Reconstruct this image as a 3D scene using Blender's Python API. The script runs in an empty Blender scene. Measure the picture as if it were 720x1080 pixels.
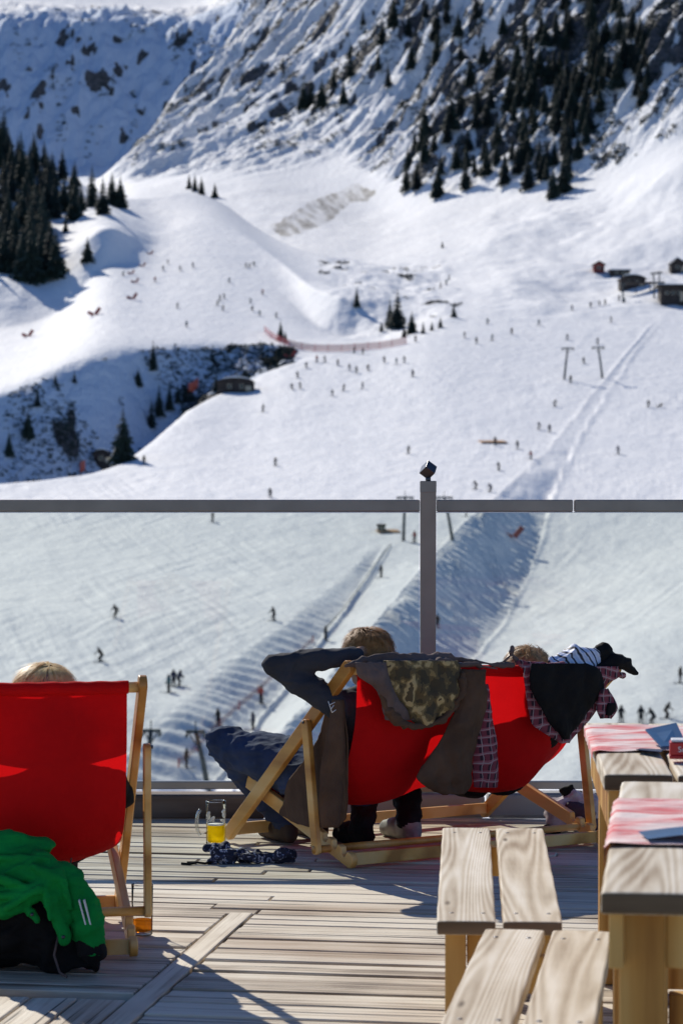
import bpy, bmesh, math, random
import numpy as np
from mathutils import Vector, Matrix, noise as mnoise
R = math.radians
rng = random.Random(7)
sc = bpy.context.scene
col = sc.collection
# ---------------------------------------------------------------- camera
F = 2800.0; HZ = 481.0; CX = 360.0; EYE = 1.56
cam = bpy.data.cameras.new("camera"); camo = bpy.data.objects.new("camera", cam); col.objects.link(camo)
camo.location = (0, 0, EYE); camo.rotation_euler = (R(90) - math.atan((540 - HZ) / F), 0, 0)
cam.sensor_fit = 'VERTICAL'; cam.sensor_height = 36; cam.sensor_width = 24; cam.lens = 36 * F / 1080
cam.clip_end = 20000; cam.clip_start = 0.1
cam.dof.use_dof = True; cam.dof.focus_distance = 9.9; cam.dof.aperture_fstop = 6.8
sc.camera = camo
sc.cycles.transparent_max_bounces = 32
sc.view_settings.view_transform = 'Standard'; sc.view_settings.look = 'None'
sc.view_settings.exposure = 0; sc.view_settings.gamma = 1
# ---------------------------------------------------------------- light
ELEV, AZ = R(34.5), R(27)          # sun ahead of the camera and to the left
w = bpy.data.worlds.new("World"); sc.world = w; w.use_nodes = True
nt = w.node_tree
sky = nt.nodes.new('ShaderNodeTexSky'); sky.sky_type = 'NISHITA'; sky.sun_disc = False
sky.sun_elevation = ELEV; sky.sun_rotation = -AZ
sky.altitude = 1800; sky.dust_density = 0.4; sky.ozone_density = 2.5
bg = nt.nodes['Background']; bg.inputs[1].default_value = 0.098
tint = nt.nodes.new('ShaderNodeMix'); tint.data_type = 'RGBA'; tint.blend_type = 'MULTIPLY'; tint.inputs[0].default_value = 1; tint.inputs[7].default_value = (.72, .90, 1.16, 1)
nt.links.new(sky.outputs[0], tint.inputs[6]); nt.links.new(tint.outputs[2], bg.inputs[0])
L = Vector((-math.sin(AZ) * math.cos(ELEV), math.cos(AZ) * math.cos(ELEV), math.sin(ELEV)))
sun = bpy.data.lights.new("sun", 'SUN'); sun.energy = 4.6; sun.angle = R(0.5); sun.color = (1.0, .935, .825)
suno = bpy.data.objects.new("sun", sun); col.objects.link(suno)
suno.rotation_euler = L.to_track_quat('Z', 'Y').to_euler()

def at(px, py, Y):
    return Vector(((px - CX) / F * Y, Y, EYE + (HZ - py) / F * Y))
# ---------------------------------------------------------------- helpers
def tag(o, label=None, cat=None, group=None, kind=None):
    if label: o['label'] = label
    if cat: o['category'] = cat
    if group: o['group'] = group
    if kind: o['kind'] = kind
    return o
def empty(name, loc=(0, 0, 0), rz=0, parent=None):
    o = bpy.data.objects.new(name, None); col.objects.link(o)
    o.location = loc; o.rotation_euler = (0, 0, rz); o.empty_display_size = .1
    if parent: o.parent = parent
    return o
def copy_tree(o, parent=None):
    c = o.copy(); col.objects.link(c); c.parent = parent
    for ch in o.children: copy_tree(ch, c)
    return c

class MB:
    def __init__(s): s.v = []; s.f = []; s.m = []; s.smooth = []; s.cur = 0
    def add(s, vs, fs, smooth=False):
        b = len(s.v); s.v += [tuple(p) for p in vs]
        for f in fs: s.f.append([i + b for i in f]); s.m.append(s.cur); s.smooth.append(smooth)
    def box(s, c, d, M=None):
        x, y, z = [k / 2 for k in d]
        vs = [Vector((sx * x, sy * y, sz * z)) for sz in (-1, 1) for sy in (-1, 1) for sx in (-1, 1)]
        if M is not None: vs = [M @ p for p in vs]
        c = Vector(c); vs = [p + c for p in vs]
        s.add(vs, [(0, 2, 3, 1), (4, 5, 7, 6), (0, 1, 5, 4), (2, 6, 7, 3), (0, 4, 6, 2), (1, 3, 7, 5)])
    def prism(s, pts2, fn, a, b):
        """closed 2D outline pts2 extruded between depth a and b; fn(p, d) -> 3D"""
        n = len(pts2)
        vs = [fn(p, a) for p in pts2] + [fn(p, b) for p in pts2]
        s.add(vs, [tuple(range(n))[::-1], tuple(range(n, 2 * n))] + [(i, (i + 1) % n, n + (i + 1) % n, n + i) for i in range(n)])
    def tube(s, pts, rad, n=10, cap=True, smooth=True):
        pts = [Vector(p) for p in pts]
        if not hasattr(rad, '__len__'): rad = [rad] * len(pts)
        rings = []; up = Vector((0, 0, 1)); prev = None
        for i, p in enumerate(pts):
            t = (pts[min(i + 1, len(pts) - 1)] - pts[max(i - 1, 0)]).normalized()
            if prev is None:
                a = up if abs(t.dot(up)) < .95 else Vector((1, 0, 0))
                x = t.cross(a).normalized()
            else:
                x = (prev - t * prev.dot(t)).normalized()
            prev = x; y = t.cross(x)
            rings.append([p + (x * math.cos(2 * math.pi * k / n) + y * math.sin(2 * math.pi * k / n)) * rad[i] for k in range(n)])
        vs = [q for r in rings for q in r]; fs = []
        for i in range(len(pts) - 1):
            for k in range(n):
                a = i * n + k; b = i * n + (k + 1) % n
                fs.append((a, b, b + n, a + n))
        if cap: fs += [tuple(range(n))[::-1], tuple(range((len(pts) - 1) * n, len(pts) * n))]
        s.add(vs, fs, smooth)
    def lathe(s, prof, c=(0, 0, 0), n=32, smooth=True):
        c = Vector(c); vs = []; fs = []
        for r, z in prof:
            for k in range(n): vs.append(c + Vector((r * math.cos(2 * math.pi * k / n), r * math.sin(2 * math.pi * k / n), z)))
        for i in range(len(prof) - 1):
            for k in range(n):
                a = i * n + k; b = i * n + (k + 1) % n
                fs.append((a, b, b + n, a + n))
        s.add(vs, fs, smooth)
    def ball(s, c, r, n=12, sc3=(1, 1, 1)):
        c = Vector(c); vs = []; fs = []
        for i in range(n + 1):
            th = math.pi * i / n
            for k in range(n * 2):
                ph = math.pi * k / n
                vs.append(c + Vector((r * sc3[0] * math.sin(th) * math.cos(ph), r * sc3[1] * math.sin(th) * math.sin(ph), r * sc3[2] * math.cos(th))))
        m = n * 2
        for i in range(n):
            for k in range(m):
                a = i * m + k; b = i * m + (k + 1) % m
                fs.append((a, a + m, b + m, b))
        s.add(vs, fs, True)
    def capsule(s, p0, p1, r0, r1, n=14):
        """closed tapered capsule"""
        p0 = Vector(p0); p1 = Vector(p1); t = (p1 - p0)
        if t.length < 1e-6: t = Vector((0, 0, 1e-4))
        tn = t.normalized(); pts = []; rad = []
        for a in (85, 60, 35, 12): pts.append(p0 - tn * r0 * math.sin(R(a))); rad.append(r0 * math.cos(R(a)))
        for k in range(1, 5):
            q = k / 5; pts.append(p0 + t * q); rad.append(r0 + (r1 - r0) * q)
        for a in (12, 35, 60, 85): pts.append(p1 + tn * r1 * math.sin(R(a))); rad.append(r1 * math.cos(R(a)))
        s.tube(pts, rad, n)
    def mesh(s, name, mats):
        me = bpy.data.meshes.new(name); me.from_pydata(s.v, [], s.f)
        for m in (mats if isinstance(mats, (list, tuple)) else [mats]): me.materials.append(m)
        me.polygons.foreach_set('material_index', s.m)
        me.polygons.foreach_set('use_smooth', s.smooth)
        bm = bmesh.new(); bm.from_mesh(me)
        bmesh.ops.recalc_face_normals(bm, faces=bm.faces); bm.to_mesh(me); bm.free()
        me.update(); return me
    def build(s, name, mats, parent=None, bevel=0, seg=2, loc=None, rz=None):
        o = bpy.data.objects.new(name, s.mesh(name, mats)); col.objects.link(o)
        if parent: o.parent = parent
        if loc is not None: o.location = loc
        if rz is not None: o.rotation_euler = (0, 0, rz)
        if bevel:
            b = o.modifiers.new('bevel', 'BEVEL'); b.width = bevel; b.segments = seg; b.limit_method = 'ANGLE'; b.angle_limit = R(30)
            b.harden_normals = False
        return o

def bake(o, voxel=None, smooth=0, sub=0):
    """evaluate remesh / smooth modifiers and return plain numpy verts + faces"""
    if voxel:
        m = o.modifiers.new('r', 'REMESH'); m.mode = 'VOXEL'; m.voxel_size = voxel
    if smooth:
        m = o.modifiers.new('s', 'SMOOTH'); m.iterations = smooth; m.factor = .5
    if sub:
        m = o.modifiers.new('u', 'SUBSURF'); m.levels = sub; m.render_levels = sub
    dg = bpy.context.evaluated_depsgraph_get()
    me = bpy.data.meshes.new_from_object(o.evaluated_get(dg))
    aux = o.data; o.modifiers.clear(); o.data = me
    return o
def displace(me, fn):
    n = len(me.vertices); co = np.empty(n * 3); me.vertices.foreach_get('co', co); co = co.reshape(-1, 3)
    no = np.empty(n * 3); me.vertices.foreach_get('normal', no); no = no.reshape(-1, 3)
    d = fn(co); co = co + no * d[:, None]
    me.vertices.foreach_set('co', co.ravel()); me.update()

# ---------------------------------------------------------------- numpy noise
def _hash(ix, iy, iz, seed):
    h = (ix.astype(np.int64) * 374761393 + iy.astype(np.int64) * 668265263 + iz.astype(np.int64) * 2147483647 + seed * 974634777) & 0xffffffff
    h = ((h ^ (h >> 13)) * 1274126177) & 0xffffffff
    h = ((h ^ (h >> 16)) * 2246822519) & 0xffffffff
    return ((h ^ (h >> 15)) & 0xffffff) / float(0xffffff)
def vnoise(x, y, seed=0, z=None):
    if z is None:
        ix = np.floor(x); iy = np.floor(y); fx = x - ix; fy = y - iy
        fx = fx * fx * (3 - 2 * fx); fy = fy * fy * (3 - 2 * fy); iz = np.zeros_like(ix)
        a = _hash(ix, iy, iz, seed); b = _hash(ix + 1, iy, iz, seed); c = _hash(ix, iy + 1, iz, seed); d = _hash(ix + 1, iy + 1, iz, seed)
        return (a + (b - a) * fx) * (1 - fy) + (c + (d - c) * fx) * fy
    iz = np.floor(z); fz = z - iz; fz = fz * fz * (3 - 2 * fz)
    ix = np.floor(x); iy = np.floor(y); fx = x - ix; fy = y - iy
    fx = fx * fx * (3 - 2 * fx); fy = fy * fy * (3 - 2 * fy); r = 0
    for k, wz in ((0, 1 - fz), (1, fz)):
        a = _hash(ix, iy, iz + k, seed); b = _hash(ix + 1, iy, iz + k, seed); c = _hash(ix, iy + 1, iz + k, seed); d = _hash(ix + 1, iy + 1, iz + k, seed)
        r = r + ((a + (b - a) * fx) * (1 - fy) + (c + (d - c) * fx) * fy) * wz
    return r
def fbm(x, y, octv=4, seed=0, z=None):
    s = 0; a = .5; t = 0
    for k in range(octv):
        s = s + a * (vnoise(x, y, seed + k * 17, z) - .5); t += a; a *= .5; x = x * 2.03 + 11.3; y = y * 2.03 + 5.7
        if z is not None: z = z * 2.03 + 3.1
    return s / t * 2

# ---------------------------------------------------------------- materials
def mat(name):
    m = bpy.data.materials.new(name); m.use_nodes = True
    return m, m.node_tree, m.node_tree.nodes['Principled BSDF']
def N(nt, typ, **kw):
    n = nt.nodes.new(typ)
    for k, v in kw.items():
        if k.startswith('i_'):
            key = k[2:]; key = int(key) if key.isdigit() else key
            n.inputs[key].default_value = v
        else: setattr(n, k, v)
    return n
def ramp(nt, fac, stops):
    r = nt.nodes.new('ShaderNodeValToRGB'); e = r.color_ramp.elements
    while len(e) > 1: e.remove(e[-1])
    e[0].position = stops[0][0]; e[0].color = (*stops[0][1], 1)
    for p, c in stops[1:]:
        k = e.new(p); k.color = (*c, 1)
    nt.links.new(fac, r.inputs[0]); return r.outputs[0]
def coords(nt, scale, kind='Object', rot=(0, 0, 0)):
    tc = nt.nodes.new('ShaderNodeTexCoord'); mp = nt.nodes.new('ShaderNodeMapping')
    mp.inputs['Scale'].default_value = scale; mp.inputs['Rotation'].default_value = rot
    nt.links.new(tc.outputs[kind], mp.inputs[0]); return mp.outputs[0]
def bump(nt, h, strength, dist, bs):
    b = N(nt, 'ShaderNodeBump'); b.inputs['Strength'].default_value = strength; b.inputs['Distance'].default_value = dist
    nt.links.new(h, b.inputs['Height']); nt.links.new(b.outputs[0], bs.inputs['Normal']); return b
def mixc(nt, a, b, fac, mode='MIX'):
    m = nt.nodes.new('ShaderNodeMix'); m.data_type = 'RGBA'; m.blend_type = mode
    for sock, v in ((6, a), (7, b)):
        if isinstance(v, tuple): m.inputs[sock].default_value = (*v, 1)
        else: nt.links.new(v, m.inputs[sock])
    if isinstance(fac, (int, float)): m.inputs[0].default_value = fac
    else: nt.links.new(fac, m.inputs[0])
    return m.outputs[2]

def plain(name, c, rough=.6, var=.12, scale=8, metal=0, bmp=0, bscale=60, spec=.5):
    m, nt, b = mat(name)
    co = coords(nt, (scale,) * 3)
    n = N(nt, 'ShaderNodeTexNoise', i_Detail=5.0); n.inputs['Scale'].default_value = 1; nt.links.new(co, n.inputs[0])
    lo = tuple(k * (1 - var) for k in c); hi = tuple(min(1, k * (1 + var)) for k in c)
    nt.links.new(ramp(nt, n.outputs[0], [(.3, lo), (.7, hi)]), b.inputs['Base Color'])
    b.inputs['Roughness'].default_value = rough; b.inputs['Metallic'].default_value = metal
    b.inputs['Specular IOR Level'].default_value = spec
    if bmp:
        n2 = N(nt, 'ShaderNodeTexNoise', i_Detail=4.0); n2.inputs['Scale'].default_value = bscale
        nt.links.new(coords(nt, (1, 1, 1)), n2.inputs[0]); bump(nt, n2.outputs[0], 1, bmp, b)
    return m

def wood(name, c_dark, c_mid, c_light, axis='X', ring=18, rough=.62, gs=1.0, knots=True, spec=.3, bmpd=.0012, ramp_amt=.22):
    """long-grained wood, grain along the given local axis, one look per plank"""
    m, nt, b = mat(name)
    geo = nt.nodes.new('ShaderNodeNewGeometry')
    st = {'X': (.9, 14, 14), 'Y': (14, .9, 14), 'Z': (14, 14, .9)}[axis]
    co = coords(nt, tuple(k * gs for k in st))
    off = N(nt, 'ShaderNodeVectorMath', operation='MULTIPLY_ADD')
    comb = nt.nodes.new('ShaderNodeCombineXYZ')
    for i in range(3): nt.links.new(geo.outputs['Random Per Island'], comb.inputs[i])
    nt.links.new(comb.outputs[0], off.inputs[0]); off.inputs[1].default_value = (37, 61, 23); nt.links.new(co, off.inputs[2])
    n1 = N(nt, 'ShaderNodeTexNoise', i_Detail=6.0, i_Roughness=.62); n1.inputs['Scale'].default_value = .55; nt.links.new(off.outputs[0], n1.inputs[0])
    # growth-ring figure: contour lines of a smooth noise
    n2 = N(nt, 'ShaderNodeTexNoise', i_Detail=1.5); n2.inputs['Scale'].default_value = .16; nt.links.new(off.outputs[0], n2.inputs[0])
    mu = N(nt, 'ShaderNodeMath', operation='MULTIPLY'); nt.links.new(n2.outputs[0], mu.inputs[0]); mu.inputs[1].default_value = ring * 6.28
    sn = N(nt, 'ShaderNodeMath', operation='SINE'); nt.links.new(mu.outputs[0], sn.inputs[0])
    ab = N(nt, 'ShaderNodeMath', operation='MULTIPLY_ADD'); nt.links.new(sn.outputs[0], ab.inputs[0]); ab.inputs[1].default_value = ramp_amt
    nt.links.new(n1.outputs[0], ab.inputs[2])
    n3 = N(nt, 'ShaderNodeTexNoise', i_Detail=3.0); n3.inputs['Scale'].default_value = 2.2; nt.links.new(coords(nt, (1, 1, 1)), n3.inputs[0])
    ad = N(nt, 'ShaderNodeMath', operation='MULTIPLY_ADD'); nt.links.new(n3.outputs[0], ad.inputs[0]); ad.inputs[1].default_value = .35; nt.links.new(ab.outputs[0], ad.inputs[2])
    ad2 = N(nt, 'ShaderNodeMath', operation='MULTIPLY_ADD'); nt.links.new(geo.outputs['Random Per Island'], ad2.inputs[0]); ad2.inputs[1].default_value = .16; nt.links.new(ad.outputs[0], ad2.inputs[2])
    c = ramp(nt, ad2.outputs[0], [(.46, c_dark), (.70, c_mid), (.95, c_light)])
    if knots:
        vo = N(nt, 'ShaderNodeTexVoronoi'); vo.inputs['Scale'].default_value = 1
        kst = {'X': (2.2, 11, 11), 'Y': (11, 2.2, 11), 'Z': (11, 11, 2.2)}[axis]
        nt.links.new(coords(nt, kst), vo.inputs[0])
        kr = ramp(nt, vo.outputs['Distance'], [(.03, (1, 1, 1)), (.1, (0, 0, 0))])
        c = mixc(nt, c, tuple(k * .45 for k in c_dark), kr)
    nt.links.new(c, b.inputs['Base Color'])
    b.inputs['Roughness'].default_value = rough; b.inputs['Specular IOR Level'].default_value = spec
    bump(nt, ab.outputs[0], .8, bmpd, b)
    return m

def cloth(name, c, trans=0.0, var=.15, weave=900, rough=.85, fold=.004):
    m, nt, b = mat(name)
    n = N(nt, 'ShaderNodeTexNoise', i_Detail=5.0); n.inputs['Scale'].default_value = 9; nt.links.new(coords(nt, (1, 1, 1)), n.inputs[0])
    lo = tuple(k * (1 - var) for k in c); hi = tuple(min(1, k * (1 + var)) for k in c)
    cc = ramp(nt, n.outputs[0], [(.3, lo), (.7, hi)])
    nt.links.new(cc, b.inputs['Base Color']); b.inputs['Roughness'].default_value = rough
    b.inputs['Specular IOR Level'].default_value = .2
    n2 = N(nt, 'ShaderNodeTexNoise', i_Detail=6.0); n2.inputs['Scale'].default_value = 22; nt.links.new(coords(nt, (1, 1, 1)), n2.inputs[0])
    bump(nt, n2.outputs[0], 1, fold, b)
    if trans:
        t = nt.nodes.new('ShaderNodeBsdfTranslucent'); nt.links.new(cc, t.inputs[0])
        mx = nt.nodes.new('ShaderNodeMixShader'); mx.inputs[0].default_value = trans
        out = nt.nodes['Material Output']
        nt.links.new(b.outputs[0], mx.inputs[1]); nt.links.new(t.outputs[0], mx.inputs[2]); nt.links.new(mx.outputs[0], out.inputs[0])
    return m

def plaid(name):
    m, nt, b = mat(name)
    co = coords(nt, (1, 1, 1)); sx = nt.nodes.new('ShaderNodeSeparateXYZ'); nt.links.new(co, sx.inputs[0])
    nz = N(nt, 'ShaderNodeTexNoise'); nz.inputs['Scale'].default_value = 7; nt.links.new(co, nz.inputs[0])
    def line(sock, per, width, ph=0):
        a = N(nt, 'ShaderNodeMath', operation='MULTIPLY_ADD'); nt.links.new(sock, a.inputs[0]); a.inputs[1].default_value = 1 / per; a.inputs[2].default_value = ph
        d = N(nt, 'ShaderNodeMath', operation='MULTIPLY_ADD'); nt.links.new(nz.outputs[0], d.inputs[0]); d.inputs[1].default_value = 1.7; nt.links.new(a.outputs[0], d.inputs[2])
        f = N(nt, 'ShaderNodeMath', operation='FRACT'); nt.links.new(d.outputs[0], f.inputs[0])
        l = N(nt, 'ShaderNodeMath', operation='LESS_THAN'); nt.links.new(f.outputs[0], l.inputs[0]); l.inputs[1].default_value = width
        return l.outputs[0]
    base = mixc(nt, (.28, .06, .085), (.06, .025, .04), line(sx.outputs[0], .034, .45, .3))
    base = mixc(nt, base, (.05, .02, .035), line(sx.outputs[2], .050, .45, .1), 'MULTIPLY') if False else mixc(nt, base, (.42, .14, .17), line(sx.outputs[2], .034, .38, .1))
    base = mixc(nt, base, (.55, .42, .43), line(sx.outputs[0], .034, .09))
    base = mixc(nt, base, (.55, .42, .43), line(sx.outputs[2], .034, .09))
    nt.links.new(base, b.inputs['Base Color']); b.inputs['Roughness'].default_value = .9
    t = nt.nodes.new('ShaderNodeBsdfTranslucent'); nt.links.new(base, t.inputs[0])
    mx = nt.nodes.new('ShaderNodeMixShader'); mx.inputs[0].default_value = .35
    nt.links.new(b.outputs[0], mx.inputs[1]); nt.links.new(t.outputs[0], mx.inputs[2]); nt.links.new(mx.outputs[0], nt.nodes['Material Output'].inputs[0])
    return m
def camo_m(name):
    m, nt, b = mat(name)
    co = coords(nt, (1, 1, 1))
    n = N(nt, 'ShaderNodeTexNoise', i_Detail=2.5); n.inputs['Scale'].default_value = 19; nt.links.new(co, n.inputs[0])
    r = N(nt, 'ShaderNodeValToRGB'); r.color_ramp.interpolation = 'CONSTANT'
    e = r.color_ramp.elements; e[0].position = 0; e[0].color = (.06, .042, .018, 1); e[1].position = .43; e[1].color = (.12, .08, .03, 1)
    for p, c in ((.52, (.26, .175, .065)), (.57, (.48, .34, .15)), (.66, (.10, .065, .025))):
        k = e.new(p); k.color = (*c, 1)
    nt.links.new(n.outputs[0], r.inputs[0]); nt.links.new(r.outputs[0], b.inputs['Base Color']); b.inputs['Roughness'].default_value = .8
    n2 = N(nt, 'ShaderNodeTexNoise', i_Detail=4.0); n2.inputs['Scale'].default_value = 25; nt.links.new(co, n2.inputs[0]); bump(nt, n2.outputs[0], 1, .006, b)
    return m
def glass_m(name, c=(1, 1, 1), rough=0.0, ior=1.45):
    m, nt, b = mat(name)
    g = nt.nodes.new('ShaderNodeBsdfGlass'); g.inputs[0].default_value = (*c, 1); g.inputs[1].default_value = rough; g.inputs[2].default_value = ior
    nt.links.new(g.outputs[0], nt.nodes['Material Output'].inputs[0]); return m
def pane_m(name, c, gl=.05):
    m, nt, b = mat(name)
    t = nt.nodes.new('ShaderNodeBsdfTransparent'); g = nt.nodes.new('ShaderNodeBsdfGlossy'); g.inputs[1].default_value = .02
    n = N(nt, 'ShaderNodeTexNoise', i_Detail=5.0); n.inputs['Scale'].default_value = 1.7; nt.links.new(coords(nt, (1, 1, 2)), n.inputs[0])
    nt.links.new(ramp(nt, n.outputs[0], [(.3, tuple(k * .975 for k in c)), (.7, tuple(min(1, k * 1.015) for k in c))]), t.inputs[0])
    mx = nt.nodes.new('ShaderNodeMixShader'); mx.inputs[0].default_value = gl
    nt.links.new(t.outputs[0], mx.inputs[1]); nt.links.new(g.outputs[0], mx.inputs[2]); nt.links.new(mx.outputs[0], nt.nodes['Material Output'].inputs[0])
    return m

MT = {}
MT['chairwood'] = wood('varnished_beech', (.48, .20, .035), (.76, .39, .09), (.86, .54, .20), 'Y', 5, .38, .8, False, .5, .0004)
MT['deck'] = None
MT['bench'] = wood('weathered_bench_plank', (.34, .25, .16), (.61, .52, .39), (.84, .77, .65), 'Y', 60, .7, 1.5, True, .25, .0012, .10)
MT['benchleg'] = wood('oiled_pine', (.27, .105, .018), (.52, .26, .06), (.66, .40, .13), 'Z', 10, .6, 1.0, True, .3, .001)
MT['red'] = cloth('red_canvas', (.78, .006, .008), .38, .06, fold=.007)
MT['brown'] = cloth('brown_softshell', (.11, .062, .038), .05, .25, fold=.008)
MT['plum'] = cloth('dark_grey_cloth', (.13, .092, .083), 0, .3, fold=.01)
MT['plaid'] = plaid('plaid_flannel')
MT['camo'] = camo_m('camouflage_lining')
MT['black'] = cloth('black_cloth', (.009, .008, .008), 0, .3, fold=.008)
MT['green'] = cloth('green_jacket', (.004, .26, .045), .12, .2, fold=.008)
MT['navy'] = cloth('navy_denim', (.036, .052, .105), 0, .3, fold=.006)
MT['slate'] = cloth('slate_sweater', (.042, .045, .058), 0, .2, fold=.004)
MT['skin'] = plain('skin', (.45, .25, .17), .5, .06)
MT['hairb'] = plain('brown_hair', (.38, .17, .045), .6, .25, 60)
MT['hairbl'] = plain('blond_hair', (.85, .56, .22), .5, .25, 60)
MT['metal'] = plain('brushed_brown_steel', (.27, .235, .205), .42, .15, 5, .45)
MT['steel'] = plain('dark_steel', (.10, .10, .11), .35, .15, 9, .9)
MT['postm'] = plain('bronze_post', (.31, .25, .20), .45, .12, 5, .2)
MT['glass'] = pane_m('windbreak_glass', (.755, .80, .765), .03)
def thin_glass(name):
    m, nt, b = mat(name); t = nt.nodes.new('ShaderNodeBsdfTransparent'); t.inputs[0].default_value = (.96, .97, .97, 1); g = nt.nodes.new('ShaderNodeBsdfGlossy'); g.inputs[1].default_value = .03
    lw = nt.nodes.new('ShaderNodeLayerWeight'); lw.inputs[0].default_value = .15
    n = N(nt, 'ShaderNodeTexNoise', i_Detail=3.0); n.inputs['Scale'].default_value = 30; nt.links.new(coords(nt, (1, 1, 1)), n.inputs[0])
    bp_ = N(nt, 'ShaderNodeBump'); bp_.inputs['Distance'].default_value = .001; nt.links.new(n.outputs[0], bp_.inputs['Height']); nt.links.new(bp_.outputs[0], g.inputs['Normal']); nt.links.new(bp_.outputs[0], lw.inputs['Normal'])
    mx = nt.nodes.new('ShaderNodeMixShader'); nt.links.new(lw.outputs['Fresnel'], mx.inputs[0]); nt.links.new(t.outputs[0], mx.inputs[1]); nt.links.new(g.outputs[0], mx.inputs[2]); nt.links.new(mx.outputs[0], nt.nodes['Material Output'].inputs[0]); return m
def liquid(name, c, mixv=.5):
    m, nt, b = mat(name); t = nt.nodes.new('ShaderNodeBsdfTransparent'); t.inputs[0].default_value = (*c, 1); g = nt.nodes.new('ShaderNodeBsdfTranslucent')
    n = N(nt, 'ShaderNodeTexNoise'); n.inputs['Scale'].default_value = 25; nt.links.new(coords(nt, (1, 1, 1)), n.inputs[0])
    nt.links.new(ramp(nt, n.outputs[0], [(.3, tuple(k * .85 for k in c)), (.7, c)]), g.inputs[0])
    mx = nt.nodes.new('ShaderNodeMixShader'); mx.inputs[0].default_value = mixv; nt.links.new(t.outputs[0], mx.inputs[1]); nt.links.new(g.outputs[0], mx.inputs[2]); nt.links.new(mx.outputs[0], nt.nodes['Material Output'].inputs[0]); return m
MT['mug'] = thin_glass('clear_glass')
def handle_glass(name):
    m, nt, b = mat(name); t = nt.nodes.new('ShaderNodeBsdfTransparent'); t.inputs[0].default_value = (.9, .92, .92, 1); g = nt.nodes.new('ShaderNodeBsdfGlossy'); g.inputs[1].default_value = .15
    n = N(nt, 'ShaderNodeTexNoise'); n.inputs['Scale'].default_value = 40; nt.links.new(coords(nt, (1, 1, 1)), n.inputs[0])
    mx = nt.nodes.new('ShaderNodeMixShader'); nt.links.new(ramp(nt, n.outputs[0], [(.35, (.2, .2, .2)), (.65, (.6, .6, .6))]), mx.inputs[0]); nt.links.new(t.outputs[0], mx.inputs[1]); nt.links.new(g.outputs[0], mx.inputs[2]); nt.links.new(mx.outputs[0], nt.nodes['Material Output'].inputs[0]); return m
MT['handle'] = handle_glass('thick_glass')
MT['white'] = plain('white_plastic', (.75, .75, .75), .5)
MT['redp'] = plain('red_plastic', (.5, .012, .015), .35, .08)
MT['blue'] = plain('blue_card', (.02, .085, .19), .4, .25, 12)
MT['rednet'] = plain('red_netting', (.45, .05, .045), .7, .2)
MT['orangenet'] = plain('orange_netting', (.62, .10, .03), .7, .2)
MT['lift'] = plain('galvanised_lift_steel', (.06, .075, .08), .6, .2, 1, .2)
MT['bark'] = plain('bark', (.05, .035, .025), .9, .3)
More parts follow.
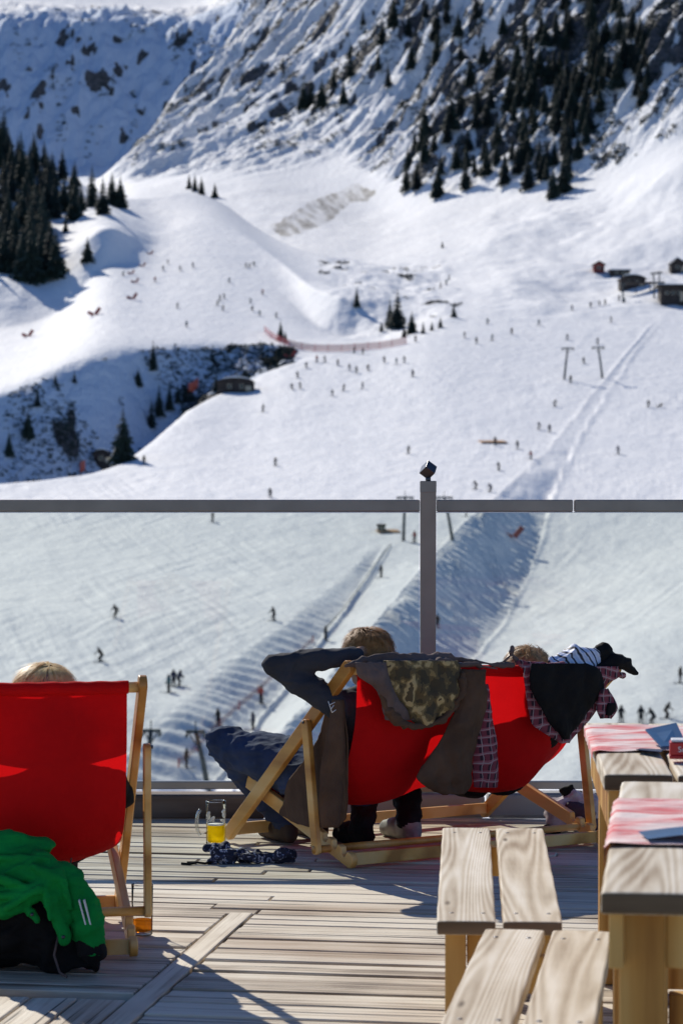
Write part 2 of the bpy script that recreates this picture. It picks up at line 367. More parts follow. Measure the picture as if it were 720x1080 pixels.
# ================================================================ TERRAIN
COMMON = [(14, 1781), (60, 1487), (180, 1000), (235, 860), (270, 750), (330, 650), (424, 570), (470, 530)]
COLS = {
 -100: [(490,515),(520,565),(612,535),(640,425),(828,356),(872,290),(1150,105),(1230,190),(1500,230),(1600,230),(1700,230),(2490,200),(2620,30),(3000,-5),(3600,-130)],
 0: [(500,507),(525,560),(612,528),(640,412),(818,350),(862,296),(1100,140),(1200,230),(1500,230),(1600,230),(1700,230),(2490,200),(2620,35),(3000,0),(3600,-120)],
 60: [(510,503),(540,553),(624,520),(655,386),(832,340),(882,288),(1090,174),(1200,240),(1500,225),(1600,215),(1700,230),(2490,195),(2620,35),(3000,2),(3600,-120)],
 110: [(530,494),(560,535),(640,510),(675,369),(866,276),(884,230),(1080,205),(1170,235),(1480,205),(1600,188),(1700,205),(2490,192),(2620,38),(3000,4),(3600,-120)],
 130: [(545,487),(570,520),(652,500),(685,366),(880,280),(900,240),(1080,210),(1170,235),(1450,195),(1600,166),(1700,190),(2490,190),(2620,40),(3000,5),(3600,-120)],
 160: [(575,462),(595,495),(672,475),(700,363),(885,284),(950,262),(1100,206),(1180,230),(1440,192),(1700,134),(1800,160),(2490,180),(2620,44),(3000,6),(3600,-120)],
 200: [(625,425),(640,448),(690,430),(712,362),(900,275),(1000,230),(1130,198),(1230,232),(1400,190),(1750,97),(1850,122),(2490,150),(2600,40),(3000,4),(3600,-120)],
 230: [(655,412),(665,428),(702,410),(720,363),(900,275),(1000,232),(1130,206),(1210,235),(1380,190),(1800,70),(1900,92),(2490,125),(2580,35),(3000,0),(3600,-120)],
 265: [(682,400),(690,412),(704,402),(728,364),(885,288),(960,252),(1085,238),(1150,255),(1350,192),(1850,22),(1950,50),(2400,100),(2560,8),(2950,-20),(3600,-140)],
 300: [(700,380),(705,384),(714,376),(722,366),(840,312),(910,278),(1020,257),(1100,266),(1330,200),(1880,-30),(1980,-40),(2150,-50),(2600,-90),(2950,-110),(3600,-180)],
 340: [(700,381),(712,374),(724,368),(738,361),(780,356),(800,316),(980,271),(1050,274),(1300,212),(1850,-70),(1950,-80),(2150,-100),(2600,-140),(2950,-160),(3600,-200)],
 400: [(685,387),(700,378),(716,370),(738,364),(780,357),(803,324),(930,288),(1000,285),(1250,228),(1750,-100),(1850,-110),(2100,-130),(2600,-170),(2950,-190),(3600,-230)],
 450: [(672,386),(690,375),(710,363),(732,352),(770,336),(860,308),(930,296),(1000,274),(1200,220),(1680,-120),(1800,-130),(2100,-150),(2600,-190),(2950,-210),(3600,-250)],
 540: [(660,397),(690,378),(712,364),(738,349),(790,325),(870,300),(950,274),(1020,250),(1150,210),(1550,-150),(1700,-160),(2100,-190),(2600,-230),(2950,-240),(3600,-260)],
 630: [(660,397),(690,378),(712,364),(738,350),(790,324),(850,304),(930,275),(1000,245),(1100,200),(1450,-180),(1650,-200),(2100,-220),(2600,-250),(2950,-260),(3600,-280)],
 720: [(660,397),(690,378),(712,364),(738,350),(790,325),(840,307),(910,278),(970,235),(1050,165),(1380,-210),(1600,-230),(2100,-250),(2600,-270),(2950,-280),(3600,-300)],
 850: [(660,397),(690,378),(712,364),(738,350),(790,325),(840,307),(900,270),(950,215),(1020,140),(1350,-230),(1600,-250),(2100,-270),(2600,-290),(2950,-300),(3600,-310)]}
COLS[-700] = COLS[-100]; COLS[1450] = COLS[850]
SUBS = [4, 6, 8, 70, 85, 85, 50, 45, 26, 22, 60, 60, 85, 85, 20, 55, 270, 16, 26, 150, 50, 12]
kpx = sorted(COLS)
PX = np.concatenate([np.arange(-700, -60, 20), np.arange(-60, 785, 1.35), np.arange(790, 1450, 22)])
tI = [0.0]
for k, n in enumerate(SUBS): tI += [k + (j + 1) / n for j in range(n)]
TI = np.array(tI); NR, NC = len(TI), len(PX)
KY = np.array([[p[0] for p in COMMON + COLS[c]] for c in kpx], float); KQ = np.array([[p[1] for p in COMMON + COLS[c]] for c in kpx], float)
def gsm(A, sig, axis):
    n = int(sig * 3) + 1; k = np.exp(-.5 * (np.arange(-n, n + 1) / sig) ** 2); k /= k.sum()
    A = np.moveaxis(A, axis, 0); P = np.concatenate([np.repeat(A[:1], n, 0), A, np.repeat(A[-1:], n, 0)])
    out = sum(k[i] * P[i:i + A.shape[0]] for i in range(2 * n + 1))
    return np.moveaxis(out, 0, axis)
def interp_cols(K):
    A = np.stack([np.interp(PX, kpx, K[:, i]) for i in range(K.shape[1])])      # k x cols
    A = gsm(A, 13, 1)
    return np.stack([np.interp(TI, np.arange(K.shape[1]), A[:, j]) for j in range(NC)], 1)
Yg = interp_cols(KY); Qg = interp_cols(KQ)
H0 = EYE + (HZ - Qg) / F * Yg
H0[40:] = gsm(H0, 4.5, 0)[40:]; Ys = gsm(Yg, 4.5, 0); Yg[40:] = Ys[40:]
PXg = np.repeat(PX[None], NR, 0); Xg = (PXg - CX) / F * Yg
Qg = HZ - (H0 - EYE) * F / Yg
T = np.repeat(TI[:, None], NC, 1)
def ss(a, b, x):
    t = np.clip((x - a) / (b - a), 0, 1); return t * t * (3 - 2 * t)
def win(a, b, c, d, x): return ss(a, b, x) * (1 - ss(c, d, x))
# region weights
piste = 1 - ss(8, 8.3, T)
gully = win(8.05, 8.6, 10.8, 11.05, T) * (1 - ss(285, 330, PXg))
hill = win(12, 12.6, 13.8, 14.3, T) * (1 - ss(150, 185, PXg))
bumpy = win(11.1, 12.2, 14.6, 15.2, T) * win(320, 370, 455, 500, PXg)
rockline = np.interp(PXg, [0, 130, 235, 300, 360, 400, 450, 520, 580, 640, 700, 760], [300, 200, 198, 186, 172, 196, 212, 214, 216, 190, 160, 130])
mr = win(15.95, 16.15, 17.3, 17.9, T) * ss(0, 22, rockline - Qg) * ss(100, 150, PXg)
mb = win(18.8, 19.1, 20.2, 21, T)
d = np.zeros_like(Yg)
d += (.28 * fbm(Xg / 22, Yg / 30, 3, 1) + .05 * fbm(Xg / 3.5, Yg / 5, 3, 2)) * (1 - mr) * (1 - mb) * ss(200, 240, Yg) * (.25 + .75 * ss(0, 3, np.abs(T - 8)))
d += gully * (2.8 * fbm(Xg / 12, Yg / 16, 4, 3) + 1.0 * np.abs(fbm(Xg / 5, Yg / 9, 3, 4)))
d += hill * (1.8 * fbm(Xg / 22, Yg / 40, 4, 5))
d += bumpy * (2.4 * fbm(Xg / 11, Yg / 26, 4, 6) + .8)
d += win(14.2, 15, 15.9, 16.1, T) * 1.1 * fbm(Xg / 25, Yg / 40, 4, 9) + win(11.3, 12, 15.5, 16, T) * ss(480, 540, PXg) * 3.4 * fbm(Xg / 26, Yg / 50, 4, 19)
# right mountain: ribs running down the fall line (toward the left and the camera)
ang = R(33); ux = Xg * math.cos(ang) + Yg * math.sin(ang); vx = -Xg * math.sin(ang) + Yg * math.cos(ang)
wob = fbm(ux / 120, vx / 90, 3, 11) * 26
rid = lambda s, l, sd, o=4: 1 - 2 * np.abs(fbm(ux / l, (vx + wob) / s, o, sd))
mt_up = .35 + .65 * ss(0, 160, rockline - Qg)
rib = 17 * rid(46, 260, 12) + 8.5 * rid(17, 80, 13) + 3.2 * rid(7, 24, 14, 3)
d += mr * mt_up * (rib - 12)
d += mr * (1.5 * fbm(Xg / 4, Yg / 5, 3, 16) + 2.4 * fbm(Xg / 10, Yg / 12, 2, 17))
crag = np.maximum(0, fbm(Xg / 26, Yg / 34, 4, 15) - .12) * 22 * ss(330, 430, PXg)
d += mr * mt_up * crag
# the shaded back mountain
bk = 24 * fbm(Xg / 130, Yg / 150, 5, 21) + 9 * (1 - 2 * np.abs(fbm(Xg / 50, Yg / 90, 4, 22)))
bk += 7 * (1 - 2 * np.abs(fbm(Xg / 22, Yg / 30, 3, 23))) + 3 * fbm(Xg / 8, Yg / 10, 3, 24)
d += mb * bk * .9
# ploughed snow banks beside the drag lifts
def band(poly):
    qs = [p[1] for p in poly]; cx = np.interp(Qg, qs, [p[0] for p in poly]); w = np.interp(Qg, qs, [p[2] for p in poly])
    e = fbm(Xg / 4, Yg / 12, 3, 33) * .10
    return (PXg - cx) / w + e, ss(qs[0] - 4, qs[0] + 25, Qg) * (1 - ss(11, 12, T)) * ss(3, 3.2, T), w
b1, a1, w1 = band([(697, 333, 3), (655, 385, 5), (615, 440, 9), (588, 478, 14), (560, 512, 22), (525, 555, 38), (490, 600, 46), (450, 650, 48), (400, 710, 52), (340, 790, 60), (300, 860, 60)])
b2, a2, w2 = band([(405, 572, 5), (370, 610, 13), (330, 650, 22), (285, 690, 32), (240, 735, 40), (190, 790, 50), (150, 830, 54), (120, 860, 54)])
b0, a0, w0_ = band([(645, 330, 3), (590, 385, 6), (545, 430, 10), (500, 490, 10), (480, 520, 8)])
rip = np.sin(2 * math.pi * (Yg / 3.9 + Xg * .04 + fbm(Xg / 7, Yg / 14, 2, 31) * .8)) + .35 * fbm(Xg / 1.2, Yg / 2.6, 3, 32)
m1 = a1 * (1 - ss(.8, 1.1, np.abs(b1))); m2 = a2 * (1 - ss(.75, 1.1, np.abs(b2))); m0 = a0 * (1 - ss(.5, 1, np.abs(b0)))
rip *= .5 + .5 * ss(-.4, .5, fbm(Xg / 7, Yg / 16, 3, 34))
near = 1 - ss(440, 600, Yg)
drop1 = 2 * w1 * Yg / F * .58; drop2 = 2 * w2 * Yg / F * .26
far1 = 1 - ss(1, 1 + 260 / w1, b1) * .8
d -= a1 * (.12 + .88 * ss(455, 560, Qg)) * drop1 * ss(-1, 1, b1) * far1 - m1 * (.20 + .55 * near) * rip
d -= a2 * drop2 * ss(-1, 1, b2) * (1 - ss(1, 1 + 60 / w2, b2)) - m2 * .27 * rip
cx1 = np.interp(Qg, [333, 385, 440, 478, 512, 555, 600, 650, 710, 790, 860], [697, 655, 615, 588, 560, 525, 490, 450, 400, 340, 300])
d += a1 * ss(333, 345, Qg) * ((.22 + .12 * fbm(Xg / 6, Yg / 10, 2, 39)) * np.exp(-((PXg - cx1 - w1 * 1.0 - 3 * fbm(Xg / 9, Yg / 20, 2, 40)) / 3.0) ** 2) + .22 * np.exp(-((PXg - cx1 + w1 * 1.0) / 2.2) ** 2))
d += a2 * .5 * np.exp(-((b2 - 1.0) * w2 / 2.2) ** 2)
trk = fbm(Xg / .9 + .22 * Yg / .9, Yg / 26, 2, 36) + fbm(Xg / 1.1 - .30 * Yg / 1.1, Yg / 30, 2, 37)
d += piste * ss(230, 300, Yg) * .10 * trk * ss(-.2, .4, fbm(Xg / 20, Yg / 50, 2, 38))
d += m0 * .16 * rip + piste * ss(230, 300, Yg) * (.30 * fbm(Xg / 9, Yg / 22, 4, 35))
H = H0 + d
QF = HZ - (H - EYE) * F / Yg
QMIN = np.minimum.accumulate(QF, 0)
main_cols = np.where((PX >= -60) & (PX <= 783))[0]
def ground(px, py, lift=0.0):
    j = int(round((px + 60) / 1.35)) + main_cols[0]; j = max(0, min(NC - 1, j))
    i = int(np.searchsorted(-QMIN[:, j], -py)); i = min(i, NR - 1)
    return Vector(((px - CX) / F * Yg[i, j], Yg[i, j], H[i, j] + lift))
# face normals -> rock mask
P = np.stack([Xg, Yg, H], -1)
du = np.zeros_like(P); dv = np.zeros_like(P)
du[:, 1:-1] = P[:, 2:] - P[:, :-2]; du[:, 0] = P[:, 1] - P[:, 0]; du[:, -1] = P[:, -1] - P[:, -2]
dv[1:-1] = P[2:] - P[:-2]; dv[0] = P[1] - P[0]; dv[-1] = P[-1] - P[-2]
Nn = np.cross(du, dv); Nn /= np.linalg.norm(Nn, axis=-1, keepdims=True) + 1e-9
steep = 1 - np.abs(Nn[..., 2])
rn = fbm(ux / 34, (vx + wob) / 11, 4, 41); rn2 = fbm(Xg / 16, Yg / 20, 4, 42); big = fbm(Xg / 90, Yg / 110, 3, 43)
rock = mr * ss(.03, .20, rn * .42 + rn2 * .30 + fbm(Xg / 5, Yg / 8, 3, 47) * .42 + (steep - .30) * .9 + big * .22 - .185 + .14 * (ss(400, 500, PXg) - ss(640, 700, PXg)))
rock *= 1 - .7 * (1 - ss(130, 290, PXg))
rock = np.maximum(rock, mb * ss(.20, .34, rn2 * .35 + (steep - .22) * 1.0 + fbm(Xg / 60, Yg / 60, 4, 44) * .40 + fbm(Xg / 12, Yg / 14, 3, 48) * .65 - .29))
rock = np.maximum(rock, gully * ss(.12, .3, rn2 * .5 + fbm(Xg / 5, Yg / 9, 4, 45) * .4 + (1 - ss(0, 150, PXg)) * .03 - .05))
rock = np.maximum(rock, bumpy * ss(.42, .55, fbm(Xg / 7, Yg / 10, 4, 46)) * .9)
def inpoly(px, py, poly):
    r = np.zeros(np.shape(px), bool); n = len(poly)
    for i in range(n):
        x0, y0 = poly[i]; x1, y1 = poly[(i + 1) % n]
        if y0 == y1: continue
        c = ((y0 > py) != (y1 > py)) & (px < (x1 - x0) * (py - y0) / (y1 - y0) + x0); r ^= c
    return r
soil = inpoly(PXg + 9 * fbm(Xg / 5, Yg / 30, 3, 51), Qg + 5 * fbm(Xg / 6, Yg / 30, 4, 52), [(281, 242), (300, 252), (345, 236), (392, 203), (380, 193), (345, 206)]).astype(float) * win(14.5, 15, 16.4, 16.6, T)
soil *= .25 + .75 * ss(-.35, .25, fbm(Xg / 3 + Yg * .05, Yg / 30, 4, 53))
idx = np.arange(NR * NC).reshape(NR, NC)
quads = np.stack([idx[:-1, :-1], idx[:-1, 1:], idx[1:, 1:], idx[1:, :-1]], -1).reshape(-1, 4)
me = bpy.data.meshes.new('snowy_ground'); nv = NR * NC; nf = len(quads)
me.vertices.add(nv); me.vertices.foreach_set('co', P.reshape(-1).astype(np.float32))
me.loops.add(nf * 4); me.loops.foreach_set('vertex_index', quads.reshape(-1).astype(np.int32))
me.polygons.add(nf); me.polygons.foreach_set('loop_start', np.arange(0, nf * 4, 4, dtype=np.int32))
me.polygons.foreach_set('use_smooth', np.ones(nf, bool)); me.update(calc_edges=True)
for nm, A in (('aux', np.clip(mb * (1 - ss(20.0, 20.25, T)) + .8 * gully, 0, 1)), ('rock', rock), ('soil', soil), ('mount', np.clip(mr + mb + gully, 0, 1)), ('tracks', piste)):  # first one masks where bluish shade is painted into the snow
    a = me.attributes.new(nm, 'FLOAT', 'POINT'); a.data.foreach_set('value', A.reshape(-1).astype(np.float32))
# snow / rock material
m, nt, b = mat('snow_and_rock')
ar = N(nt, 'ShaderNodeAttribute', attribute_name='rock'); asl = N(nt, 'ShaderNodeAttribute', attribute_name='soil'); am = N(nt, 'ShaderNodeAttribute', attribute_name='mount')
oc = coords(nt, (1, 1, 1))
n1 = N(nt, 'ShaderNodeTexNoise', i_Detail=6.0, i_Roughness=.65); n1.inputs['Scale'].default_value = .22; nt.links.new(oc, n1.inputs[0])
s1 = N(nt, 'ShaderNodeMath', operation='MULTIPLY_ADD'); nt.links.new(n1.outputs[0], s1.inputs[0]); s1.inputs[1].default_value = 1.5; s1.inputs[2].default_value = -.75
s2 = N(nt, 'ShaderNodeMath', operation='ADD'); nt.links.new(ar.outputs['Fac'], s2.inputs[0]); nt.links.new(s1.outputs[0], s2.inputs[1])
rmask = ramp(nt, s2.outputs[0], [(.46, (0, 0, 0)), (.55, (1, 1, 1))])
n2 = N(nt, 'ShaderNodeTexNoise', i_Detail=5.0); n2.inputs['Scale'].default_value = .5; nt.links.new(oc, n2.inputs[0])
rockc = ramp(nt, n2.outputs[0], [(.3, (.055, .06, .075)), (.55, (.12, .115, .12)), (.75, (.21, .19, .18))])
n3 = N(nt, 'ShaderNodeTexNoise', i_Detail=6.0); n3.inputs['Scale'].default_value = .06; nt.links.new(oc, n3.inputs[0])
snowc = ramp(nt, n3.outputs[0], [(.3, (.77, .78, .80)), (.7, (.85, .85, .85))])
n4 = N(nt, 'ShaderNodeTexNoise', i_Detail=5.0); n4.inputs['Scale'].default_value = 1; nt.links.new(coords(nt, (.5, .12, .5)), n4.inputs[0])
soilc = ramp(nt, n4.outputs[0], [(.38, (.20, .19, .18)), (.66, (.45, .44, .43))])
ashade = N(nt, 'ShaderNodeAttribute', attribute_name='aux')
snowc = mixc(nt, snowc, (.52, .62, .76), ashade.outputs['Fac'])  # bluish shade painted into the snow colour of back face and gully
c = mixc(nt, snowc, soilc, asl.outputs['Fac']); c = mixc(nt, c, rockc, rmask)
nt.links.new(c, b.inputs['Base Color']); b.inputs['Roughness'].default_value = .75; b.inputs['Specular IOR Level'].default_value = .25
nb = N(nt, 'ShaderNodeTexNoise', i_Detail=7.0, i_Roughness=.6); nb.inputs['Scale'].default_value = 1; nt.links.new(coords(nt, (.30, .16, .3), rot=(0, 0, R(28))), nb.inputs[0])
ml = N(nt, 'ShaderNodeMath', operation='MULTIPLY_ADD'); nt.links.new(am.outputs['Fac'], ml.inputs[0]); ml.inputs[1].default_value = 1.6; ml.inputs[2].default_value = .6
bb = bump(nt, nb.outputs[0], 1, 1, b); nt.links.new(ml.outputs[0], bb.inputs['Distance'])
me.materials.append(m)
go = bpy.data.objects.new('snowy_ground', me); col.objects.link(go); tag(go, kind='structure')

# ================================================================ TREES
MT['needles'] = plain('spruce_needles', (.030, .050, .036), .8, .45, .35)
MT['needles2'] = plain('spruce_needles_dark', (.020, .036, .030), .8, .45, .35)
def conifer_meshes(seed, h=14.0, wid=.17, dens=1.0):
    r = random.Random(seed); tr = MB(); cr = MB()
    tr.tube([(0, 0, -1.5), (0, 0, h * .5), (0, 0, h * .97)], [h * .016, h * .011, .03], 7)
    nl = int(30 * dens)
    for i in range(nl):
        t = (i + .5 * r.random()) / nl; z = h * (.07 + .93 * t)
        rad = h * wid * (1 - t) ** .8 * r.uniform(.78, 1.15) + .12
        nb = max(4, int(13 * (1 - t) + 5)); a0 = r.random() * 6.28
        for k in range(nb):
            if r.random() < .10: continue
            a = a0 + 6.283 * k / nb + r.uniform(-.25, .25); rr = rad * r.uniform(.6, 1.12)
            ca, sa = math.cos(a), math.sin(a); dr = rr * r.uniform(.30, .5)
            segs = 3; lastw = 0
            for s in range(segs):      # ragged drooping fronds, each of a few leaf-clump faces
                f0, f1 = s / segs, (s + 1) / segs
                w0 = rr * .34 * (1 - f0 * .45) * r.uniform(.7, 1.2); 
                p0 = Vector((ca * rr * f0, sa * rr * f0, z - dr * f0 ** 1.3)); p1 = Vector((ca * rr * (f1 + .12), sa * rr * (f1 + .12), z - dr * f1 ** 1.3 - .12 * r.random()))
                side = Vector((-sa, ca, 0)) * w0
                dn = Vector((0, 0, -w0 * r.uniform(.5, 1.0)))
                cr.cur = 0
                cr.add([p0, (p0 + p1) / 2 + side + dn, p1, (p0 + p1) / 2 - side + dn], [(0, 1, 2), (0, 2, 3)])
    cr.tube([(0, 0, h * .93), (0, 0, h * 1.02)], [.12, .02], 5)
    return tr.mesh('trunk', [MT['bark']]), cr.mesh('crown', [MT['needles' if seed % 2 else 'needles2']])
TREE = [conifer_meshes(s, 14, [.21, .25, .19, .28, .23, .20][s % 6], [1, 1.1, 1, 1.1, .95, 1][s % 6]) for s in range(6)]
def place_tree(px, py, hpx=None, hm=None, label='', group=None, variant=None, name='spruce_tree'):
    p = ground(px, py)
    if hm is None: hm = hpx * p.y / F
    v = TREE[variant if variant is not None else rng.randrange(6)]
    o = empty(name, p, rng.uniform(0, 6.28)); s = hm / 14.0; o.scale = (s * rng.uniform(.85, 1.12), s * rng.uniform(.85, 1.12), s)
    tag(o, label, 'tree', group)
    for nm, me_ in (('trunk', v[0]), ('crown', v[1])):
        c = bpy.data.objects.new(nm, me_); col.objects.link(c); c.parent = o
    return o
def scatter(poly, n, mind, fn):
    xs = [p[0] for p in poly]; ys = [p[1] for p in poly]; pts = []; tries = 0
    while len(pts) < n and tries < 20000:
        tries += 1; x = rng.uniform(min(xs), max(xs)); y = rng.uniform(min(ys), max(ys))
        if not bool(inpoly(np.array(x), np.array(y), poly)): continue
        if any(abs(x - a) < mind and abs(y - b_) < mind * 1.6 for a, b_ in pts): continue
        pts.append((x, y)); fn(x, y)
LH = 'dark spruce packed into the wood on the left hillside'
GH = 'spruces of the left hillside wood'
scatter([(-45, 110), (-20, 140), (0, 150), (28, 160), (62, 186), (92, 206), (128, 214), (128, 222), (100, 232), (88, 240), (70, 246), (58, 262), (62, 288), (30, 297), (0, 297), (-45, 290)], 98, 5,
        lambda x, y: place_tree(x, y, hpx=rng.uniform(40, 58) if y > 230 else rng.uniform(28, 46), label=LH, group=GH))
for x, y, h, lb in [(35, 298, 62, 'big spruce at the lower edge of the left hillside wood'), (60, 294, 52, 'broad spruce at the lower right corner of the left hillside wood'),
                    (93, 277, 27, 'small lone spruce on the open snow below the left wood'), (70, 246, 22, 'bushy dark spruce just right of the left hillside wood'),
                    (87, 224, 30, 'spruce standing out at the right end of the left wood'), (121, 216, 20, 'short spruce on the brow at the far right of the left wood')]:
    place_tree(x, y, hpx=h, label=lb)
for x, y, h, lb in [(200, 200, 16, 'leftmost small spruce on the skyline of the upper piste'), (206, 203, 19, 'tallest of the small spruces on the skyline of the upper piste'),
                    (213, 206, 20, 'spruce right of centre in the clump on the upper piste skyline'), (227, 210, 17, 'lone spruce at the right of the clump on the upper piste skyline')]:
    place_tree(x, y, hpx=h, label=lb)
for x, y, h, lb in [(59, 405, 12, 'tiny spruce on the gully rim, left of a pair'), (79, 406, 14, 'tiny spruce on the gully rim, right of a pair'), (162, 392, 32, 'thin dark spruce at the top of the gully wall'),
                    (146, 408, 20, 'round dark spruce at the middle of the gully wall'), (130, 488, 58, 'tall pointed spruce at the bottom of the gully'), (168, 440, 34, 'spruce on the lip of the gully near the bend'),
                    (179, 432, 30, 'slim spruce beside the orange netting'), (188, 425, 22, 'small spruce directly left of the orange netting'), (160, 452, 30, 'leaning spruce behind the tall gully spruce'), (228, 412, 18, 'small spruce left of the snow-roofed hut'),
                    (10, 482, 26, 'dark spruce low in the left end of the gully'), (40, 430, 22, 'shrubby spruce in shadow at the upper left of the gully'), (30, 462, 30, 'thin spruce in the shaded gully, left part'),
                    (376, 324, 22, 'lone spruce on the snow hummock left of the stream'), (419, 347, 42, 'tallest spruce beside the stream'), (411, 345, 30, 'spruce leaning on the left of the tallest stream spruce'), (434, 352, 24, 'spruce right of the tallest stream spruce'), (478, 335, 16, 'small spruce at the right end of the stream'),
                    (296, 360, 22, 'dark bushy spruce at the left end of the red netting'), (301, 362, 14, 'low dark bush beside the bushy spruce at the netting end'), (402, 350, 12, 'low dark bush left of the stream spruces'), (446, 352, 14, 'dark bush between the stream spruces and the dark rocks'), (455, 349, 11, 'low bush on the right bank of the stream'), (464, 346, 12, 'highest low bush on the right bank of the stream'), (426, 356, 14, 'dark bush at the foot of the tallest stream spruce'), (466, 262, 8, 'tiny spruce alone on the snowfield')]:
    place_tree(x, y, hpx=h, label=lb)
MG = 'spruces of the steep wood on the right mountainside'
ML = 'dark spruce in the steep wood on the right mountainside'
scatter([(548, 50), (585, 10), (640, 0), (682, 60), (692, 118), (672, 122), (650, 100), (632, 122), (620, 165), (602, 200), (578, 214), (545, 208), (528, 196), (540, 160), (535, 110)], 112, 4.5,
        lambda x, y: place_tree(x, y, hm=rng.uniform(10, 17), label=ML, group=MG))
SG = 'scattered spruces on the rocky right mountainside'; SL = 'scattered dark spruce on the rocky slope left of the steep wood'
for poly, n in (([(440, 130), (520, 100), (530, 190), (500, 212), (430, 208), (415, 180)], 26), ([(370, 10), (540, 10), (530, 90), (400, 100)], 20), ([(300, 60), (370, 60), (370, 130), (310, 120)], 7)):
    scatter(poly, n, 8, lambda x, y: place_tree(x, y, hm=rng.uniform(9, 17), label=SL, group=SG))
# low scrub and boulders poking through the snow: nobody could count it
sb = MB(); r2 = random.Random(3)
def clump(p, s):
    for k in range(9):
        a = Vector((r2.gauss(0, 1), r2.gauss(0, 1), r2.gauss(0, .55))).normalized() * s * r2.uniform(.4, 1.1); a.z = abs(a.z)
        t1 = Vector((r2.gauss(0, 1), r2.gauss(0, 1), r2.gauss(0, 1))).normalized() * s * .45
        t2 = Vector((r2.gauss(0, 1), r2.gauss(0, 1), r2.gauss(0, 1))).normalized() * s * .45
        sb.add([p + a, p + a + t1, p + a + t2, p + a * .3], [(0, 1, 2), (1, 3, 2)])
ii, jj = np.where((rock > .22) & (T > 8) & (T < 21) & (QF < QMIN + 2) & (QF > -30) & (PXg > -40) & (PXg < 760))
pick = np.random.RandomState(5).permutation(len(ii))[:9500]
for q in pick:
    i, j = ii[q], jj[q]; Yv = Yg[i, j]
    clump(Vector((Xg[i, j], Yv, H[i, j])), (r2.uniform(.5, 1.6) if T[i, j] > 15 else r2.uniform(.25, .8)))
cn = fbm(Xg / 14, Yg / 20, 3, 81)
for msk, n_, s0, s1 in (((mr > .5) & (cn > .22) & (PXg > 250) & (QF > -20), 2600, .6, 1.8), ((gully > .4) & (cn > .05), 1500, .3, 1.0), ((mb > .5) & (T < 20.1) & (cn > .25), 900, 1.0, 2.6)):
    ii, jj = np.where(msk & (QF < QMIN + 2) & (PXg > -40) & (PXg < 760)); pk = np.random.RandomState(9).permutation(len(ii))[:n_]
    for q in pk:
        i, j = ii[q], jj[q]; clump(Vector((Xg[i, j], Yg[i, j], H[i, j])), r2.uniform(s0, s1))
tag(sb.build('scrub', MT['needles2']), 'low dark scrub poking through snow on mountain and gully', 'scrub', kind='stuff')
# ================================================================ DECK
DYAW = -R(9)
def deck_material(name, sw=False):
    m, nt, b = mat(name); S3 = lambda x, y, z: (y, x, z) if sw else (x, y, z)
    geo = nt.nodes.new('ShaderNodeNewGeometry')
    co = coords(nt, S3(1.1, 55, 10))
    comb = nt.nodes.new('ShaderNodeCombineXYZ')
    for i in range(3): nt.links.new(geo.outputs['Random Per Island'], comb.inputs[i])
    off = N(nt, 'ShaderNodeVectorMath', operation='MULTIPLY_ADD'); nt.links.new(comb.outputs[0], off.inputs[0]); off.inputs[1].default_value = (71, 33, 19); nt.links.new(co, off.inputs[2])
    n1 = N(nt, 'ShaderNodeTexNoise', i_Detail=7.0, i_Roughness=.65); n1.inputs['Scale'].default_value = 1; nt.links.new(off.outputs[0], n1.inputs[0])
    n2 = N(nt, 'ShaderNodeTexNoise', i_Detail=5.0); n2.inputs['Scale'].default_value = 2.4; nt.links.new(coords(nt, (1, 1, 1)), n2.inputs[0])
    ad = N(nt, 'ShaderNodeMath', operation='MULTIPLY_ADD'); nt.links.new(n2.outputs[0], ad.inputs[0]); ad.inputs[1].default_value = .55; nt.links.new(n1.outputs[0], ad.inputs[2])
    ad2 = N(nt, 'ShaderNodeMath', operation='MULTIPLY_ADD'); nt.links.new(geo.outputs['Random Per Island'], ad2.inputs[0]); ad2.inputs[1].default_value = .26; nt.links.new(ad.outputs[0], ad2.inputs[2])
    c = ramp(nt, ad2.outputs[0], [(.52, (.045, .029, .018)), (.68, (.25, .19, .13)), (.83, (.53, .44, .325)), (1.06, (.76, .68, .54))])
    # damp dark stains and warm patches
    n3 = N(nt, 'ShaderNodeTexNoise', i_Detail=4.0); n3.inputs['Scale'].default_value = .9; nt.links.new(coords(nt, S3(1, 2.5, 1)), n3.inputs[0])
    c = mixc(nt, c, (.34, .20, .105), ramp(nt, n3.outputs[0], [(.52, (0, 0, 0)), (.72, (.55, .55, .55))]))
    # thin splits along the grain
    n4 = N(nt, 'ShaderNodeTexNoise', i_Detail=2.0); n4.inputs['Scale'].default_value = 1
    off2 = N(nt, 'ShaderNodeVectorMath', operation='MULTIPLY_ADD'); nt.links.new(comb.outputs[0], off2.inputs[0]); off2.inputs[1].default_value = (11, 93, 7); nt.links.new(coords(nt, S3(1.2, 60, 10)), off2.inputs[2])
    nt.links.new(off2.outputs[0], n4.inputs[0])
    sp = ramp(nt, n4.outputs[0], [(.31, (1, 1, 1)), (.38, (0, 0, 0))])
    c = mixc(nt, c, (.03, .02, .016), sp)
    nt.links.new(c, b.inputs['Base Color']); b.inputs['Roughness'].default_value = .62; b.inputs['Specular IOR Level'].default_value = .35
    bump(nt, n1.outputs[0], 1, .0035, b)
    return m
MT['deck'] = deck_material('weathered_decking'); MT['deck2'] = deck_material('weathered_decking_lengthwise', True)
dk = MB(); rd = random.Random(11)
cd, sd_ = math.cos(DYAW), math.sin(DYAW)
def dxy(a, b_): return (a * cd - b_ * sd_, a * sd_ + b_ * cd)
pitch = .092; ORG = dxy(0, 0)
